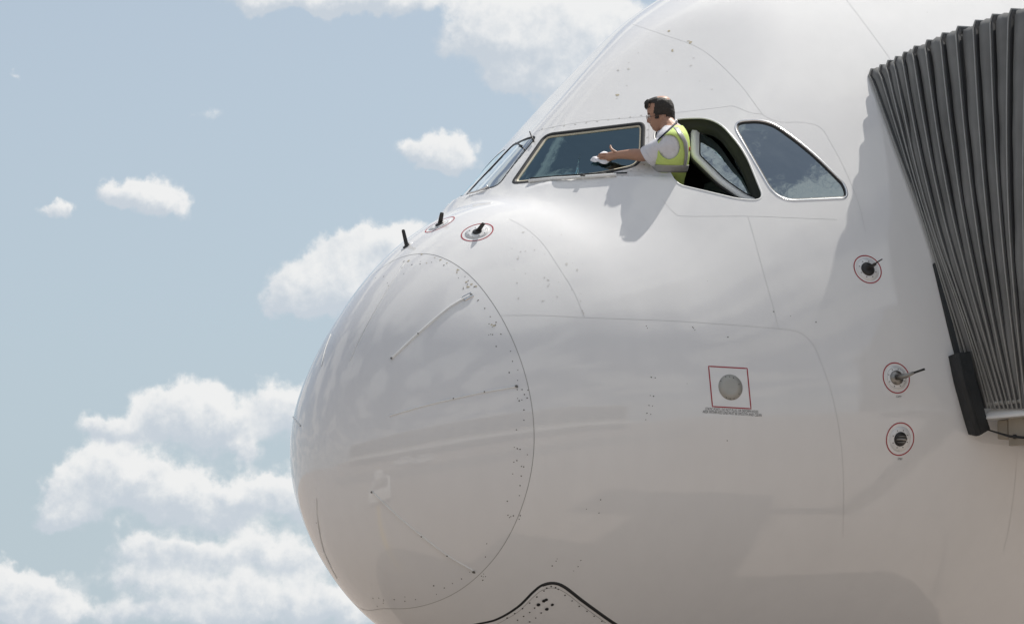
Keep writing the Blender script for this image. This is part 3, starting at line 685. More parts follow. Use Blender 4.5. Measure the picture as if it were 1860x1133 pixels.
def vane(C, N, pr, tip_px, reach, wid, thick):
    """flat blade standing on its base and leaning to tip_px"""
    d = np.array([0, 0, 0.]); dep = (C-CAM)@f - reach
    dv = f + r*(tip_px[0]-930)/F - u*(tip_px[1]-566.5)/F
    T = CAM+dv*dep; ax = T-C; ln = np.linalg.norm(ax); ax /= ln
    side = r-ax*(r@ax); side /= np.linalg.norm(side); th_ = np.cross(ax, side)
    V = []
    for q, w in ((0.0, 1.0), (.5, .95), (.92, .85), (1.0, .62)):
        c = C+ax*ln*q
        for sx, sy in ((-1, -.0), (-.3, -1), (.6, -.7), (1, 0), (.6, .7), (-.3, 1)): V.append(c+side*sx*wid*w+th_*sy*thick*w)
    Fs = [(j*6+k, j*6+(k+1) % 6, (j+1)*6+(k+1) % 6, (j+1)*6+k) for j in range(3) for k in range(6)]+[tuple(18+k for k in range(6))]
    return mesh('vane', V, Fs, M['dark'], pr, smooth=False)
C, N, pr = probe((867, 421), None, .112, 'fin'); vane(C, N, pr, (879, 405), .05, .016, .005)
C, N, pr = probe((799, 407), None, .112, 'fin'); vane(C, N, pr, (803, 386), .03, .016, .005)
# the third one peeps over the far side of the nose
Cs = hit([(739, 447)])[0]
pr = disc('probe_plate', Cs, normal(Cs), .05, M['paint'], plane, .0012); disc('probe_base', Cs, normal(Cs), .03, M['dark'], pr, .008, 20, .004); vane(Cs, normal(Cs), pr, (732, 417), -.02, .014, .005)
C, N, pr = probe((1576, 489), None, .104, 'round'); vane(C, N, pr, (1590, 479), .05, .018, .012)
tube('vane_rod', [C+N*.03, C+N*.06+r*.05+u*.03, C+N*.06+r*.075+u*.045], [.006, .005, .004], M['dark'], pr, 8)
C, N, pr = probe((1628, 686), None, .105, 'capt')
disc('probe_boss', C, N, .05, M['steel'], pr, .012, 20, .012)
tube('probe_arm', [C+N*.02-r*.01, C+N*.07+r*.03, C+N*.085+r*.075+u*.02], [.022, .016, .010], M['steel'], pr, 10)
tube('probe_tube', [C+N*.085+r*.06+u*.014, C+N*.085+r*.15+u*.045], .008, M['dark'], pr, 10)
C, N, pr = probe((1635, 797), None, .112, 'round')
mk = tube('probe_shield', [C+N*.018-r*.038, C+N*.022, C+N*.018+r*.038], .010, M['steel'], pr, 8)
for q in (-.02, .02): tube('shield_bar', [C+N*.02-r*.03+u*q, C+N*.02+r*.03+u*q], .004, M['steel'], pr, 6)
# static port plate in its red square
C = hit([(1327, 703)])[0]; N = normal(C)
sp = disc('static_port_plate', C, N, .088, M['port'], plane, .0018, 40)
ring((1326, 702), .006, .0015, sp, 'joint', .0025)
SQ = [(1287, 665), (1357, 669), (1364, 742), (1294, 738)]
def edge_px(pts, n=14): return np.concatenate([np.array(pts[i])+(np.array(pts[(i+1) % len(pts)])-np.array(pts[i]))*np.linspace(0, 1, n, endpoint=False)[:, None] for i in range(len(pts))])
sq = hit(edge_px(SQ)); sweep('red_square', sq, [(-.004, .0016), (.004, .0016)], M['red'], sp)
dots('port_holes', [(1318, 684), (1325, 684), (1332, 686), (1309, 692), (1342, 698), (1342, 715), (1319, 722), (1326, 724), (1333, 724)], .0035, 'black', sp, .0032, .05)
# lettering
def text(s, px0, px1, size, mt, parent, name='lettering', stretch=1.0):
    cu = bpy.data.curves.new('t', 'FONT'); cu.body = s; cu.size = 1; cu.align_x = 'LEFT'; cu.resolution_u = 2
    ob = bpy.data.objects.new('t', cu); COL.objects.link(ob); bpy.context.view_layer.update()
    me = bpy.data.meshes.new_from_object(ob.evaluated_get(bpy.context.evaluated_depsgraph_get()))
    bpy.data.objects.remove(ob); bpy.data.curves.remove(cu)
    v = np.array([tuple(q.co) for q in me.vertices]); w = v[:, 0].max()-v[:, 0].min(); v[:, 0] -= v[:, 0].min()
    a, b = np.array(px0, float), np.array(px1, float)
    ln = np.linalg.norm(b-a); ex = (b-a)/ln; ey = np.array([ex[1]*.0+.09, -1.0])
    px = a+ex*(v[:, 0:1]/w*ln)+ey*(v[:, 1:2]*size)
    P = hit(px); P += normal(P)*.0016
    me.vertices.foreach_set('co', P.ravel()); me.name = name; me.materials.clear(); me.materials.append(M[mt]); me.update()
    o = bpy.data.objects.new(name, me); COL.objects.link(o); o.parent = parent; return o
text('STATIC PORTS, DO NOT PLUG OR DEFORM HOLES', (1281, 744.5), (1377, 750.0), 7.2, 'black', sp)
text('AREA WITHIN RED LINE MUST BE SMOOTH AND CLEAN', (1276, 749.5), (1383, 756.2), 7.2, 'black', sp)
text('CAPT', (1627.5, 721.5), (1637, 722.3), 5.5, 'black', plane); text('STBY', (1630.5, 834.5), (1639, 835.2), 5.5, 'black', plane)

# ---- lightning strips on the radome
def strip(pts, w, h, mt='white'):
    P = hit(catmull(pts, 6)); P = P[~np.isnan(P[:, 0])]
    s_ = sweep('lightning_strip', P, [(-w, 0), (-w*.6, h), (w*.6, h), (w, 0)], M[mt], RADOME, False); return P
P = strip([(858, 535), (830, 550), (808, 565), (760, 606), (712, 651)], .009, .011, 'white')
sweep('strip_clip', P[:4], [(-.022, .0), (-.018, .010), (.018, .010), (.022, .0)], M['chrome'], RADOME, False)
strip([(735, 478), (707, 520), (680, 566), (655, 612), (636, 655)], .004, .004, 'white')
strip([(938, 702), (880, 712), (824, 724), (766, 738), (708, 755)], .006, .006)
strip([(860, 1036), (812, 1008), (766, 973), (720, 935), (676, 893)], .006, .006)
strip([(601, 607), (591, 634), (584, 664)], .004, .005, 'white')
strip([(533, 757), (539, 766), (546, 773)], .005, .006, 'white')
strip([(612, 1050), (588, 1000), (577, 945), (575, 905)], .004, .004)
dots('strip_bolts', [(856, 536), (760, 607), (735, 477), (707, 521), (938, 702), (880, 712), (824, 724), (860, 1037), (812, 1008), (766, 973), (676, 893), (712, 652), (577, 948)], [.008, .006, .009, .005, .013, .005, .005, .013, .005, .005, .007, .009, .005], 'dirt', RADOME, .011)
# fasteners, chips, scuffs
rd_ = []
cr = catmull(RING, 18)
for i in range(0, len(cr)-1, 1):
    d_ = cr[i+1]-cr[i]; n_ = np.array([-d_[1], d_[0]])/np.linalg.norm(d_)
    for o_ in (14,):
        if random.random() < .75: rd_.append(tuple(cr[i]+n_*(o_+random.uniform(-4, 4))))
    if random.random() < .35: rd_.append(tuple(cr[i]+n_*(26+random.uniform(-8, 8))))
for cx, cy, n in ((900, 595, 7), (950, 715, 6), (946, 825, 5), (875, 1040, 5), (690, 1095, 6), (855, 512, 6), (935, 930, 4)):
    rd_ += [(cx+random.uniform(-14, 10), cy+random.uniform(-14, 14)) for _ in range(n)]
dots('radome_fasteners', rd_, [.0038, .0048, .0034, .005], 'dirt', RADOME)
dots('paint_chips', [(766, 462), (790, 468), (800, 472), (812, 478), (832, 490), (848, 512), (857, 516), (846, 513), (850, 521), (893, 590), (898, 592), (775, 478), (742, 474), (830, 495), (864, 520)], [.010, .006, .008, .005], 'chip', RADOME, .0013, .6)
dots('door_fasteners', [(988, 1090), (992, 1088), (978, 1097), (1003, 1097), (993, 1105)], [.014, .013, .014, .012], 'dark', plane, .004, .1)
dots('door_rivets', [(971, 1103), (962, 1111), (951, 1118), (940, 1125), (983, 1112), (973, 1121), (962, 1128), (988, 1072), (993, 1067), (1001, 1064), (1009, 1066), (1014, 1069), (1026, 1080), (1039, 1090), (1052, 1100), (1066, 1109), (1079, 1118), (1093, 1127), (975, 1083), (962, 1094), (949, 1104), (935, 1113), (921, 1121)], [.006, .0055], 'dark', plane, .003, .1)
dots('skin_rivets', [(1322, 612), (1321, 800), (1436, 574), (1482, 585), (1260, 596), (1262, 599), (1258, 594), (1174, 592), (1176, 596), (1091, 907), (1088, 931), (1065, 924), (1003, 1027), (1010, 1018), (1012, 1014), (1050, 1028), (1055, 1017), (1042, 1036), (1183, 685), (1190, 686), (1181, 718), (1187, 719), (1179, 736), (1185, 737), (1175, 750), (1182, 752), (1173, 762), (1405, 566), (1170, 300)], [.0048, .004, .0032], 'dirt', plane)
lr = random.Random(11)
wf = [(920+7*i, 318-9.2*i) for i in range(7)]+[(985+20*i, 234-2.7*i) for i in range(10)]+[(1177-.5*i, 222+14*i) for i in range(6)]+[(1160, 309), (1146, 311), (1130, 313)]
dots('windscreen_screws', wf, .0075, 'nick', plane, .0012, .1)
dots('scuffs', [(930+lr.uniform(0, 130), 420+lr.uniform(0, 150)) for _ in range(34)]+[(1100+lr.uniform(0, 200), 90+lr.uniform(0, 90)) for _ in range(14)], [.006, .003, .009, .004], 'nick', plane, .001, .7)
dots('bare_spots', [(1121, 173), (1254, 78), (1250, 75), (1215, 57), (1221, 92)], [.013, .016, .008, .009], 'chip', plane, .0011, .6)
rel(plane)

# ------------------------------------------------------------------ boarding bridge with its pleated canopy
M['rib'] = mat('rib_edge', (.34, .34, .325), .42, .3, var=.2, scale=15)
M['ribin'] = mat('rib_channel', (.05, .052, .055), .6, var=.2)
M['fabric'] = mat('bellows_fabric', (.18, .182, .18), .72, var=.55, scale=2.6, bump=.008, bscale=5)
M['sill'] = mat('white_sill', (.80, .80, .78), .5, var=.1, scale=5)
M['beige'] = mat('beige_steel', (.36, .32, .26), .6, var=.22, scale=7)
M['pad'] = mat('black_pad', (.016, .019, .021), .5, var=.4, scale=9, bump=.007, bscale=16)
bridge = thing('boarding_bridge', 'grey boarding bridge canopy of fanned pleats pressed against the white airliner', 'jet bridge', (3.4, -4.2, 0))
Tq = [(1575, 130), (1594, 117), (1608, 109), (1622, 102), (1637, 94), (1656, 83), (1679, 72), (1707, 59), (1735, 47), (1767, 36), (1798, 25), (1832, 15)]
Mq = [1678, 1686, 1692, 1697, 1706, 1721, 1737, 1755, 1775, 1796, 1819, 1834]
Kq = [1737, 1748, 1762, 1766, 1771, 1781, 1791, 1800, 1812, 1825, 1841, 1851]
Bq_ = [1771, 1784, 1795, 1801, 1809, 1817, 1825, 1832, 1840, 1848, 1856, 1864]
for k in range(5):
    Tq.append((1832+34*(k+1), 15-10*(k+1))); Mq.append(1834+25*(k+1)); Kq.append(1851+15*(k+1)); Bq_.append(1864+9*(k+1))
lead = hit([(1575, 130), (1630, 285), (1678, 420), (1711, 530), (1737, 620), (1771, 740)])
lead = lead+normal(lead)*.03
zs, xs_, ys_ = lead[::-1, 2], lead[::-1, 0], lead[::-1, 1]
def curtain(px, py):
    d = f+r*(px-930)/F-u*(py-566.5)/F; t = 25.6
    for _ in range(30):
        P = CAM+d*t; t += (np.interp(P[2], zs, xs_)-P[0])/d[0]
    return CAM+d*t
def leg_path(i):
    ky = [(Tq[i][0], Tq[i][1]), (Mq[i]+ (0), 420), (Kq[i], 620), (Bq_[i], 742)]
    if i == 0: P = [l for l in lead]
    else: P = [curtain(*k) for k in ky]
    z = np.array([p[2] for p in P]); o = np.argsort(z); zz = np.linspace(z.min(), z.max(), 22)
    sx = cspline(z[o], np.array([p[0] for p in P])[o]); sy = cspline(z[o], np.array([p[1] for p in P])[o])
    return np.stack([sx(zz), sy(zz), zz], -1)
NRIB = len(Tq); legs = [leg_path(i) for i in range(NRIB)]
def hoop(i, din=0.0, nb=10):
    """leg, rounded shoulder, roof beam"""
    lg = legs[i]; top = lg[-1]; rad = .045; out = [p for p in lg[:-1] if p[2] < top[2]-rad]
    out.append(top-np.array([0, 0, rad]))
    for a in np.linspace(0, math.pi/2, 6)[1:]:
        out.append(top+np.array([rad*(1-math.cos(a)), 0, -rad+rad*math.sin(a)]))
    e = out[-1]
    for q in np.linspace(.1, 2.1, nb): out.append(e+np.array([q, 0.0, .11*q-.05*q*q]))
    return np.array(out)
hoops = [hoop(i) for i in range(NRIB)]
def resample(P, n):
    d = np.r_[0, np.cumsum(np.linalg.norm(np.diff(P, axis=0), axis=1))]; s = np.linspace(0, d[-1], n)
    return np.stack([np.interp(s, d, P[:, k]) for k in range(3)], -1)
NS_ = 60
def align(i):                                   # same count on leg and on beam for every hoop
    P = hoops[i]; k = int(np.argmax(P[:, 0] > legs[i][-1][0]+.02)); 
    return np.concatenate([resample(P[:k+1], 40), resample(P[k:], 21)[1:]])
HA = [align(i) for i in range(NRIB)]
for i in range(NRIB):
    P = HA[i]; T = np.gradient(P, axis=0); T /= np.linalg.norm(T, axis=1)[:, None]
    ax = np.array([0, -1.0, 0]); inw = np.cross(T, ax); inw /= np.linalg.norm(inw, axis=1)[:, None]
    if inw[5][0] < 0: inw = -inw
    w, dp = .0042, .014
    V = np.concatenate([P+ax*a+inw*b for a, b in ((-w, -.006), (w, -.006), (w, dp), (-w, dp))]).reshape(4, len(P), 3).transpose(1, 0, 2).reshape(-1, 3)
    Fs = [(k*4+j, k*4+(j+1) % 4, (k+1)*4+(j+1) % 4, (k+1)*4+j) for k in range(len(P)-1) for j in range(4)]+[(3, 2, 1, 0), tuple((len(P)-1)*4+k for k in range(4))]
    rb = mesh('canopy_rib', V, Fs, M['rib'], bridge, smooth=False)
    # dark channel behind the bright edge
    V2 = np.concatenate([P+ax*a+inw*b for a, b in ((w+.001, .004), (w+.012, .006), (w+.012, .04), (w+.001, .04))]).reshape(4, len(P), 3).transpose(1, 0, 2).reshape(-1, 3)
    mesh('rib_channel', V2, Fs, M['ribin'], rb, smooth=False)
    if i+1 < NRIB:
        Q = HA[i+1]; cols = []
        gap = np.linalg.norm(Q-P, axis=1)
        for t, dq in ((0, .02), (.05, .50), (.15, .52), (.24, .16), (.6, .10), (1.0, .03)):
            dd = np.minimum(gap*dq*(.8+.45*((i*37) % 11)/11), .13)[:, None] if dq > .04 else dq
            c = P*(1-t)+Q*t+inw*dd
            wob = np.array([mnoise.noise(Vector((p[2]*3.1, i*3.7+t*1.5, p[0]*3))) for p in c])[:, None]*.022*math.sin(math.pi*t)
            cols.append(c+inw*wob)
        m = len(cols); V = np.stack(cols, 1).reshape(-1, 3)
        Fs = [(k*m+j, k*m+j+1, (k+1)*m+j+1, (k+1)*m+j) for k in range(len(P)-1) for j in range(m-1)]
        mesh('bellows_fold', V, Fs, M['fabric'], bridge)
# little shiny end clips on the shoulders of the fabric
# bumper pads against the skin
pp = hit(catmull([(1694, 480), (1713, 560), (1727, 618), (1737, 655)], 8))
sweep('bumper_pad', pp, [(-.002, .0), (-.002, .024), (.03, .03), (.03, 0)], M['pad'], bridge, False, ring=True, smooth=False)
pp = hit(catmull([(1733, 646), (1742, 690), (1753, 730), (1763, 765), (1769, 783)], 8))
pd = sweep('bumper_pad', pp, [(-.05, .0), (-.05, .085), (-.035, .105), (.062, .11), (.066, 0)], M['pad'], bridge, False, ring=True, smooth=False)
N, B = frames(pp, False); 
tube('pad_seam', pp+N*.108-B*.015, .0025, M['rubber'], pd, 6)
# floor sill with hinge rollers
c0 = curtain(1786, 757); slz = c0[2]
V = []
for dx, dz in ((0, 0), (-.005, .0), (-.005, .055), (.03, .058), (.03, .0)): pass
prof = [(.0, -.012), (.0, .0), (.022, .052), (2.2, .052), (2.2, -.012)]
for k, yy in enumerate((c0[1]+.0, c0[1]-3.2)):
    for a, b in prof: V.append((c0[0]+a+(.03 if k == 0 and b > .01 else 0), yy+(-.03 if k == 0 and b > .03 else 0), slz+b*1.3))
mesh('floor_sill', V, [(j, (j+1) % 5, 5+(j+1) % 5, 5+j) for j in range(5)]+[(4, 3, 2, 1, 0), (5, 6, 7, 8, 9)], M['sill'], bridge, smooth=False)
for k in range(34):
    y = c0[1]-.035-k*.052
    tube('hinge_roller', [(c0[0]+.012, y, slz+.09), (c0[0]+.012, y-.045, slz+.09)], .024, M['rib'], bridge, 10)
# steelwork below the floor
st = box('bracket_plate', c0[0]+.10, c0[1]-.75, slz-.11, .03, 1.2, .19, M['beige'], bridge, .004)
for k in range(5):
    y = c0[1]-.21-.115*k; z = slz-.145 if k % 2 == 0 else slz-.075
    tube('bolt', [(c0[0]+.085, y, z), (c0[0]+.068, y, z)], .016, M['dark'], st, 8)
box('bracket_box', c0[0]+.16, c0[1]-.085, slz-.085, .12, .09, .13, M['beige'], bridge, .012)
box('bridge_floor', c0[0]+1.2, c0[1]-2.0, slz-.20, 1.9, 3.6, .16, M['beige'], bridge, .02)
box('bridge_cabin', c0[0]+1.25, c0[1]-3.8, slz+1.2, 2.2, 2.2, 2.5, M['beige'], bridge, .05)
tube('strap', [c0+np.array([.03, .04, -.07]), c0+np.array([.04, -.05, -.10]), c0+np.array([.03, -.2, -.145]), c0+np.array([.03, -.34, -.165]), c0+np.array([.03, -.5, -.15]), c0+np.array([.03, -.75, -.10])], [.008, .012, .018, .02, .016, .012], M['rubber'], bridge, 8, ell=.5)
box('clamp_plate', c0[0]-.01, c0[1]+.055, slz+.075, .02, .05, .05, M['steel'], bridge, .006)
box('clamp_plate', c0[0]+.0, c0[1]+.02, slz+.035, .02, .03, .05, M['steel'], bridge, .006)
# support column standing on the apron, out of frame
tube('support_column', [(c0[0]+1.2, c0[1]-3.6, 0), (c0[0]+1.2, c0[1]-3.6, slz-.2)], .22, M['beige'], bridge, 20)
rel(bridge)

# ------------------------------------------------------------------ the man leaning out of the cockpit window
D0 = 25.5
def W(px, py, dep=0.0):
    d = f+r*(px-930)/F-u*(py-566.5)/F
    return CAM+d*(D0+dep)
def Wh(px, py, dep=0.0): return W(px, py, dep+HEAD_IN)
HEAD_IN = .075                                   # his head is tucked in closer to the skin than his shoulder
PX = F/D0                                        # pixels per metre at his distance
M['skin'] = mat('skin', (.40, .225, .155), .5, var=.10, scale=30)
M['hair'] = mat('dark_hair', (.022, .017, .013), .55, var=.5, scale=160, bump=.003, bscale=300)
M['shirt'] = mat('white_shirt', (.66, .66, .70), .85, var=.03, bump=.012, bscale=14)
M['vest'] = mat('hi_vis_fabric', (.54, .68, .19), .75, var=.05, bump=.006, bscale=12)
M['refl'] = mat('grey_reflective_tape', (.33, .33, .32), .45, .0, var=.06)
M['navy'] = mat('navy_lanyard', (.012, .016, .035), .7); M['trouser'] = mat('dark_trousers', (.02, .02, .025), .9)
M['clothm'] = mat('white_cloth', (.80, .80, .84), .9, var=.02); M['wire'] = mat('brown_wire', (.10, .05, .035), .35, .3)
M['eye'] = mat('eye_white', (.6, .57, .53), .3); M['logo'] = mat('orange_mark', (.45, .09, .02), .6)
man = thing('person', 'man in yellow hi-vis vest and white shirt wiping the windscreen', 'person', tuple(W(1216, 380, .3)))
man.location = W(1216, 380, .3)
def rows(tab, per):                              # smooth rows through a table
    a = np.array(tab, float); k = np.arange(len(a)); kk = np.linspace(0, len(a)-1, (len(a)-1)*per+1)
    return np.stack([cspline(k, a[:, c])(kk) for c in range(a.shape[1])], -1)
TORSO = rows([(a, b, c, d+.015, e) for a, b, c, d, e in [(226, 1222, 10, .02, .065), (232, 1221.5, 17, .0, .125), (241, 1221, 23, -.01, .185), (254, 1219.5, 28.5, -.02, .205), (275, 1218.5, 30.5, -.02, .20), (296, 1217.5, 29, .0, .19), (315, 1216.5, 25.5, .06, .175), (334, 1215, 22.5, .14, .17), (356, 1214, 23, .22, .175), (380, 1213, 23, .28, .175)]], 5)
def torso(y, a, off=0.0):
    y = np.atleast_1d(np.asarray(y, float)); a = np.atleast_1d(np.asarray(a, float))
    cx, rx, dc, rd = [np.interp(y, TORSO[:, 0], TORSO[:, k]) for k in (1, 2, 3, 4)]
    c, s = np.cos(a), np.sin(a); n = 2.5
    c2 = np.sign(c)*np.abs(c)**(2/n); s2 = np.sign(s)*np.abs(s)**(2/n)
    return np.array([W(X, Y, Z) for X, Y, Z in zip(cx+(rx+off*PX)*c2, y, dc-(rd+off)*s2)])   # a=90deg faces the camera
def loft(grid, closed=True, caps=True):
    """grid: rows of points -> V, F"""
    n = len(grid); m = len(grid[0]); V = [tuple(p) for g in grid for p in g]
    Fs = [(i*m+j, i*m+(j+1) % m, (i+1)*m+(j+1) % m, (i+1)*m+j) for i in range(n-1) for j in range(m if closed else m-1)]
    if caps: Fs += [tuple(range(m))[::-1], tuple((n-1)*m+k for k in range(m))]
    return V, Fs
A48 = np.linspace(0, 2*math.pi, 48, endpoint=False)
HEAD = rows([(174.6, 1199, 1207, .020), (176.6, 1189, 1213.5, .048), (180.5, 1181, 1217.5, .064), (186, 1176.5, 1221, .073), (192, 1175, 1223.2, .0775), (198, 1175.2, 1224.2, .0785), (204, 1175.6, 1224.8, .077), (209, 1177.2, 1225, .073), (214, 1178, 1225.2, .070), (219, 1179.5, 1225, .067), (224, 1180.6, 1222.5, .063), (229, 1182.6, 1216, .057), (234, 1185.4, 1208.5, .049), (238, 1189, 1201.5, .034), (240.3, 1193.5, 1197.5, .012)], 4)
def headpt(y, a, off=0.0):
    l, rr_, hd = [np.interp(y, HEAD[:, 0], HEAD[:, k]) for k in (1, 2, 3)]
    c, s = math.cos(a), math.sin(a); n = 2.25
    c2 = math.copysign(abs(c)**(2/n), c); s2 = math.copysign(abs(s)**(2/n), s)
    X = (l+rr_)/2+((rr_-l)/2+off*PX)*c2; Z = .06-(hd+off)*s2
    if c < -.3:                                  # face features on the front (left) side
        q = abs(Z-.06)
        nose = np.interp(y, [206, 211, 216, 220, 221.8, 223.6, 225], [0, 1.2, 3.2, 5.4, 5.8, 2.6, 0])*math.exp(-(q/(.009 if y < 217 else .0125))**2)
        lip = (1.3*math.exp(-((y-226.6)/1.0)**2)+1.2*math.exp(-((y-229.4)/1.0)**2))*math.exp(-(q/.022)**2)
        brow = 1.1*math.exp(-((y-207.3)/1.6)**2)*math.exp(-((q-.02)/.02)**2)
        sock = -1.6*math.exp(-((y-211)/2.2)**2)*math.exp(-((q-.031)/.011)**2)
        chin = 1.0*math.exp(-((y-235.5)/2.2)**2)*math.exp(-(q/.02)**2)
        X -= nose+lip+brow+sock+chin
    return Wh(X, y, Z)
hy = np.linspace(174.6, 240.3, 90); hA = np.linspace(0, 2*math.pi, 96, endpoint=False)
parts = [loft([[headpt(y, a) for a in hA] for y in hy])]
parts.append(loft([torso(np.full(48, y), A48) for y in np.linspace(226, 380, 40)]))
def tubeVF(pts, rad, seg=16):
    P = rows([tuple(p)+(q,) for p, q in zip(pts, rad)], 5); C, R = P[:, :3], P[:, 3]
    T = np.gradient(C, axis=0); T /= np.linalg.norm(T, axis=1)[:, None]; g = []
    for i in range(len(C)):
        A = np.cross(f, T[i]); A /= np.linalg.norm(A); Bv = np.cross(T[i], A)
        g.append([C[i]+R[i]*(A*math.cos(a)+Bv*math.sin(a)) for a in np.linspace(0, 2*math.pi, seg, endpoint=False)])
    return loft(g)
parts.append(tubeVF([W(1220, 238, .05), W(1213, 228, .09), W(1207, 216, .13), W(1206, 206, .135)], [.068, .060, .058, .05]))
# left arm, reaching along the windscreen
ARM = [(1218, 264, -.125), (1196, 269, -.110), (1172, 281, -.045), (1158, 281.5, -.012), (1140, 280.8, .018), (1122, 281.8, .055)]
parts.append(tubeVF([W(*a) for a in ARM], [.056, .050, .044, .043, .035, .0275]))
parts.append(tubeVF([W(1124, 281.8, .05), W(1114, 283.2, .075), W(1105, 285, .090), W(1101, 285.5, .095)], [.026, .030, .030, .020]))
parts.append(tubeVF([W(1218, 258, .175), W(1210, 290, .26), W(1196, 330, .33), W(1175, 345, .36)], [.06, .05, .042, .028]))
# ear
ec = Wh(1203.2, 215.3, -.012); ev = []
for i in range(9):
    t = i/8*math.pi; g = []
    for a in np.linspace(0, 2*math.pi, 14, endpoint=False):
        g.append(ec+r*(math.sin(t)*math.cos(a)*.017)+u*(math.cos(t)*.029)+r*math.cos(t)*.004+f*(-math.sin(t)*math.sin(a)*.011))
    ev.append(g)
parts.append(loft(ev))
for hx, dz in ((1211, -.02), (1211, .16)):
    hp = W(hx, 372, .28+dz); parts.append(tubeVF([hp, hp+np.array([-.02, 0, -.35]), np.array([hp[0]+.03, hp[1], 4.80])], [.085, .065, .05]))
V, Fs = [], []
for v, q in parts:
    b = len(V); V += v; Fs += [tuple(b+i for i in t) for t in q]
body = mesh('body', V, Fs, M['skin'])
rm = body.modifiers.new('r', 'REMESH'); rm.mode = 'VOXEL'; rm.voxel_size = .0042
sm = body.modifiers.new('s', 'CORRECTIVE_SMOOTH'); sm.iterations = 4; sm.use_only_smooth = True; sm.factor = .5
body.modifiers.remove(sm); sm = body.modifiers.new('s', 'SMOOTH'); sm.iterations = 2; sm.factor = .45
bpy.context.view_layer.update()
me = bpy.data.meshes.new_from_object(body.evaluated_get(bpy.context.evaluated_depsgraph_get()))
bpy.data.objects.remove(body)
# fingers: separate chains rooted in the palm, bent round the cloth
FING = [([(1109, 280.2, .150), (1102, 280.0, .158), (1096, 280.2, .168), (1091, 280.8, .182), (1087.5, 281.4, .196)], .0082),
        ([(1109, 283.6, .150), (1101, 283.8, .154), (1094.5, 284.0, .166), (1089, 284.3, .182), (1085.2, 284.7, .197)], .0086),
        ([(1109, 287.2, .150), (1101.5, 287.8, .155), (1095, 288.1, .167), (1090, 288.3, .183), (1086.4, 288.6, .197)], .0083),
        ([(1110, 290.6, .152), (1103.5, 291.4, .160), (1098.5, 292.0, .171), (1094.5, 292.3, .184), (1091, 292.5, .196)], .0073),
        ([(1120, 277.5, .118), (1115.5, 274.8, .120), (1111.5, 271.8, .128), (1109.4, 268.3, .140), (1108.6, 264.3, .150)], .0092)]
FING = [([(x, y, z-.072) for x, y, z in p_], q_) for p_, q_ in FING]
bm = bmesh.new(); bm.from_mesh(me)
for pts, rad in FING:
    v, q = tubeVF([W(*p) for p in pts], [rad*1.15, rad*1.08, rad*1.03, rad*.95, rad*.62], 10)
    vs = [bm.verts.new(p) for p in v]
    for t in q: bm.faces.new([vs[i] for i in t])
bmesh.ops.recalc_face_normals(bm, faces=bm.faces[:]); bm.to_mesh(me); bm.free(); me.shade_smooth(); me.name = 'body'
if not me.materials: me.materials.append(M['skin'])
body = bpy.data.objects.new('body', me); COL.objects.link(body); body.parent = man
# hair: a shell over the back and sides, thin on the crown
def hairy(px, y, z):
    if (px-1208)**2/170+(y-175.5)**2/34 < 1 and abs(z-.06) < .05: return False
    if y < 187.5: return px < 1192 or px > 1190
    if y < 207: return px > 1189-(y-188)*.12
    if y < 216 and 1189.5 < px < 1197.5: return True
    if y < 221 and px > 1208.5+max(0, y-212)*.35: return True
    return y < 209 and px > 1196
V = []; Fs = []; idx = {}
yy = np.linspace(174.9, 221, 64); aa = np.linspace(0, 2*math.pi, 110, endpoint=False); ok = np.zeros((64, 110), bool); PT = {}
for i, y in enumerate(yy):
    for j, a in enumerate(aa):
        b = headpt(y, a); px = 930+F*((b-CAM)@r)/((b-CAM)@f); z = (b-CAM)@f-D0-HEAD_IN
        ok[i, j] = hairy(px, y, z)
        nv = mnoise.noise(Vector(b)*55)*.0035+mnoise.noise(Vector(b)*160)*.0018
        thick = .0036+nv*.7+(.003 if px < 1184 and y < 200 else 0)-(.006*max(0, 1-(y-175)/7) if px > 1195 else 0)
        PT[i, j] = headpt(y, a, max(.0015, thick))
for i in range(63):
    for j in range(110):
        k = [(i, j), (i, (j+1) % 110), (i+1, (j+1) % 110), (i+1, j)]
        if all(ok[q] for q in k):
            for q in k:
                if q not in idx: idx[q] = len(V); V.append(PT[q])
            Fs.append(tuple(idx[q] for q in k))
hr = mesh('hair', V, Fs, M['hair'], man)
so_ = hr.modifiers.new('s', 'SOLIDIFY'); so_.thickness = .007; so_.offset = -1
# forelock over the forehead
V, Fs = [], []
rg = random.Random(3)
for k in range(26):
    x0 = rg.uniform(1176, 1186); y0 = rg.uniform(181, 186.5); z0 = .06+rg.uniform(-.06, .045)
    pts = [Wh(x0, y0, z0), Wh(x0-3.2, y0+3.0, z0-.003), Wh(x0-4.2-rg.uniform(0, 1.2), y0+rg.uniform(6.5, 9), z0-.004), Wh(1173.2+rg.uniform(-1, 1.2)+abs(z0-.06)*30, rg.uniform(194, 200), z0-.005)]
    v, q = tubeVF(pts, [.0045, .0045, .0032, .001], 6); b = len(V); V += v; Fs += [tuple(b+i for i in t) for t in q]
mesh('forelock', V, Fs, M['hair'], hr)
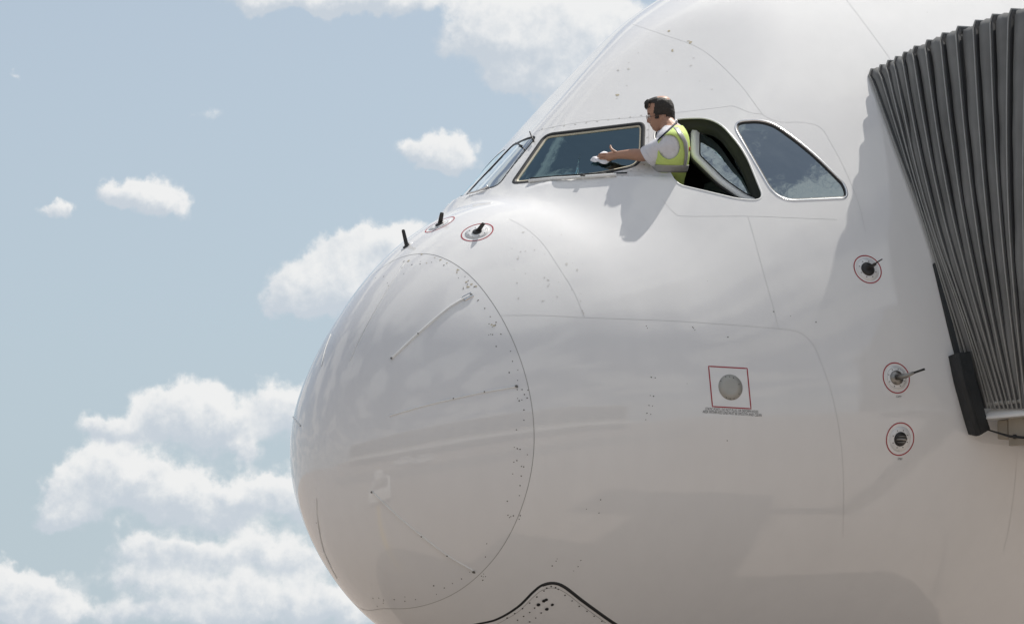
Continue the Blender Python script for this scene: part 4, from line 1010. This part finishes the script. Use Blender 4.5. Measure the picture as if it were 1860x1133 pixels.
# eyes, brows, spectacles
for z in (.060-.031, .060+.031):
    c = Wh(1179.6, 211.4, z)
    bm = bmesh.new(); bmesh.ops.create_uvsphere(bm, u_segments=14, v_segments=10, radius=.0115); bmesh.ops.translate(bm, vec=c, verts=bm.verts)
    e_ = bpy.data.meshes.new('eye'); bm.to_mesh(e_); bm.free(); e_.materials.append(M['eye']); e_.shade_smooth(); eo = bpy.data.objects.new('eye', e_); COL.objects.link(eo); eo.parent = man
    bm = bmesh.new(); bmesh.ops.create_uvsphere(bm, u_segments=12, v_segments=8, radius=.0055); bmesh.ops.translate(bm, vec=Vector(c)-Vector(r)*.0085-Vector(u)*.002, verts=bm.verts)
    e_ = bpy.data.meshes.new('iris'); bm.to_mesh(e_); bm.free(); e_.materials.append(M['hair']); eo2 = bpy.data.objects.new('iris', e_); COL.objects.link(eo2); eo2.parent = eo
    tube('eyebrow', [Wh(1176.3, 207.2, z+(.012 if z > .06 else -.012)*-1), Wh(1177.0, 206.2, z), Wh(1180.5, 207.0, z+(.016 if z > .06 else -.016))], [.002, .0032, .0018], M['hair'], man, 6)
gl = tube('spectacles', [Wh(1203, 208, -.024), Wh(1192, 210.3, -.026), Wh(1183, 212.0, -.016), Wh(1175.2, 213.3, .004)], .0019, M['wire'], man, 6)
tube('temple_arm', [Wh(1203, 208, .144), Wh(1192, 210.3, .146), Wh(1183, 212, .136), Wh(1175.2, 213.3, .116)], .0019, M['wire'], gl, 6)
for z in (.028, .092):
    a = np.linspace(0, 2*math.pi, 21)
    tube('lens_rim', [Wh(1174.6, 213.6, z)+f*(.022*math.cos(q))+u*(.016*math.sin(q))-r*.002*math.sin(q) for q in a], .0014, M['wire'], gl, 6, False)
tube('nose_bridge', [Wh(1174.4, 212.4, .050), Wh(1174, 211.8, .06), Wh(1174.4, 212.4, .070)], .0014, M['wire'], gl, 6)
# shirt: collar, sleeve with a stitched hem
def loop(cx, cy, vx, vy, rd, n=40, dc=.095): return [W(cx+vx*math.cos(a), cy+vy*math.cos(a), dc-rd*math.sin(a)) for a in np.linspace(0, 2*math.pi, n, endpoint=False)]
V, Fs = loft([loop(1211.5, 228.5, -16.5, 11.5, .070), loop(1211.3, 233.5, -18.3, 13.5, .084), loop(1211.3, 239.5, -19.2, 15.0, .104, 40, .085), loop(1213, 246, -24, 17, .155, 40, .06)], True, False)
co = mesh('shirt_collar', V, Fs, M['shirt'], man); so_ = co.modifiers.new('s', 'SOLIDIFY'); so_.thickness = .004
V, Fs = tubeVF([W(1227, 264, -.10), W(1218, 265.5, -.135), W(1206, 269, -.122), W(1193, 275.5, -.10), W(1179.5, 285.3, -.068)], [.050, .080, .080, .077, .078], 28)
Fs = Fs[:-1]
Va = np.array(V); 
Va += np.array([[mnoise.noise(Vector(p)*16)*.008+mnoise.noise(Vector(p)*40)*.003]*3 for p in Va])*(-f)
sl = mesh('shirt_sleeve', Va, Fs, M['shirt'], man); so_ = sl.modifiers.new('s', 'SOLIDIFY'); so_.thickness = .004; so_.offset = 1
V, Fs = tubeVF([W(1183.8, 281.3, -.076), W(1181.5, 283.5, -.072), W(1179.0, 285.8, -.067)], [.0805, .081, .081], 28)
cu_ = mesh('sleeve_hem', V, Fs[:-2], M['shirt'], sl); so_ = cu_.modifiers.new('s', 'SOLIDIFY'); so_.thickness = .004; so_.offset = 1
# shirt front showing at the throat
V, Fs = loft([torso(np.full(48, y), A48, .004) for y in np.linspace(228, 300, 20)], True, False); mesh('shirt_body', V, Fs, M['shirt'], man)
# vest
A120 = np.linspace(0, 2*math.pi, 120, endpoint=False)
ys = np.linspace(229, 345, 72); g = []
for y in ys:
    row = torso(np.full(120, y), A120, .013)
    row += np.array([[mnoise.noise(Vector(p)*9)*.006+mnoise.noise(Vector((p[0]*4, p[1]*4, p[2]*22)))*.004]*3 for p in row])*(-f)
    g.append(row)
V, Fs = loft(g, True, False)
Va = np.array(V); VX = 930+F*((Va-CAM)@r)/((Va-CAM)@f); VY = 566.5-F*((Va-CAM)@u)/((Va-CAM)@f)
m48 = 120
def open_v(q):                                   # V neck that follows the collar down to the open front
    x, y = VX[list(q)].mean(), VY[list(q)].mean(); a = A120[q[0] % m48]
    return y < 225+(1231-x)*.90 or (y < 262 and math.cos(a) < -.9) or (math.sin(a) > .1 and math.hypot((x-1215.5)/19, (y-267)/22) < 1)
Fs = [q for q in Fs if not open_v(q)]
for i in sorted({i for q in Fs for i in q}):      # trim the cut edges to clean curves
    x, y = VX[i], VY[i]; sn_ = math.sin(A120[i % m48])
    e_ = math.hypot((x-1215.5)/19, (y-267)/22)
    if sn_ > .1 and .6 < e_ < 1: V[i] = tuple(np.array(V[i])+(r*(x-1215.5)-u*(y-267))*(1/e_-1)/PX)
    dl = 225+(1231-x)*.90-y
    if 0 < dl < 6: V[i] = tuple(np.array(V[i])-u*dl/PX)
ve = mesh('safety_vest', V, Fs, M['vest'], man); so_ = ve.modifiers.new('s', 'SOLIDIFY'); so_.thickness = .004; so_.offset = 1
def band(name, grid, mt, par):
    V, Fs = loft(grid, False, False); o = mesh(name, V, Fs, mt, par); s_ = o.modifiers.new('s', 'SOLIDIFY'); s_.thickness = .002; s_.offset = 0; return o
A_ = np.linspace(0, 2*math.pi, 72)
band('reflective_band', [torso(np.full(72, y)+2.0*np.sin(A_*1.0+.4), A_, .021) for y in np.linspace(298.5, 311.5, 6)], M['refl'], ve)
ts_ = np.linspace(0, 1, 26); yv = 231+ts_*70; av = np.radians(np.interp(ts_, [0, .15, .4, .7, 1], [78, 66, 46, 40, 41]))
band('reflective_band', [torso(yv, av+(q-.5)*(.40-.14*ts_), .021) for q in np.linspace(0, 1, 5)], M['refl'], ve)
band('vest_mark', [torso(np.linspace(267, 274, 4), np.full(4, math.radians(q)), .019) for q in (9, 16, 23)], M['logo'], ve)
tube('lanyard', [W(1226, 219, .10), W(1230, 221.5, .03), W(1222, 229, -.10), W(1212, 238.5, -.173), W(1203, 247, -.193), W(1195.5, 254.5, -.17), W(1190, 264, -.115), W(1188, 280, -.03), W(1189, 296, .015)], .0065, M['navy'], man, 8)
V, Fs = loft([torso(np.full(48, y), A48, .010) for y in np.linspace(330, 380, 8)], True, False); mesh('trousers', V, Fs, M['trouser'], man)
rel_ = Vector(man.location)
for c in man.children: c.location = Vector(c.location)-rel_
# the cloth, pressed flat against the glass under his fingers
V, Fs = [], []; nr, na = 12, 40
out = catmull([(1072.6, 292.5), (1079, 287), (1087, 284.5), (1092, 279), (1099, 276.6), (1105, 280), (1110, 288), (1106, 296), (1098, 299.3), (1091, 297.6), (1087, 294.8), (1080, 295.6)], 2.0, True)
out = out[np.linspace(0, len(out)-1, na).astype(int)]; cc = out.mean(0)
Hs = hit([tuple(cc+(p-cc)*q) for q in np.linspace(1, .06, nr) for p in out]); Nh = normal(Hs)
for k, (p, n) in enumerate(zip(Hs, Nh)):
    q = k//na/(nr-1); w = mnoise.noise(Vector(p)*38)*.5+.5; w2 = abs(mnoise.noise(Vector(p)*20+Vector((4, 1, 7))))
    V.append(p+n*(.004+.012*w+.022*w2)*(.35+.65*min(1, q*4)))
Fs = [(i*na+j, i*na+(j+1) % na, (i+1)*na+(j+1) % na, (i+1)*na+j) for i in range(nr-1) for j in range(na)]+[tuple((nr-1)*na+k for k in range(na))]
cl = mesh('cleaning_cloth', V, Fs, M['clothm']); so_ = cl.modifiers.new('s', 'SOLIDIFY'); so_.thickness = .003
tag(cl, 'crumpled white cleaning cloth under the hand on the windscreen', 'cloth')
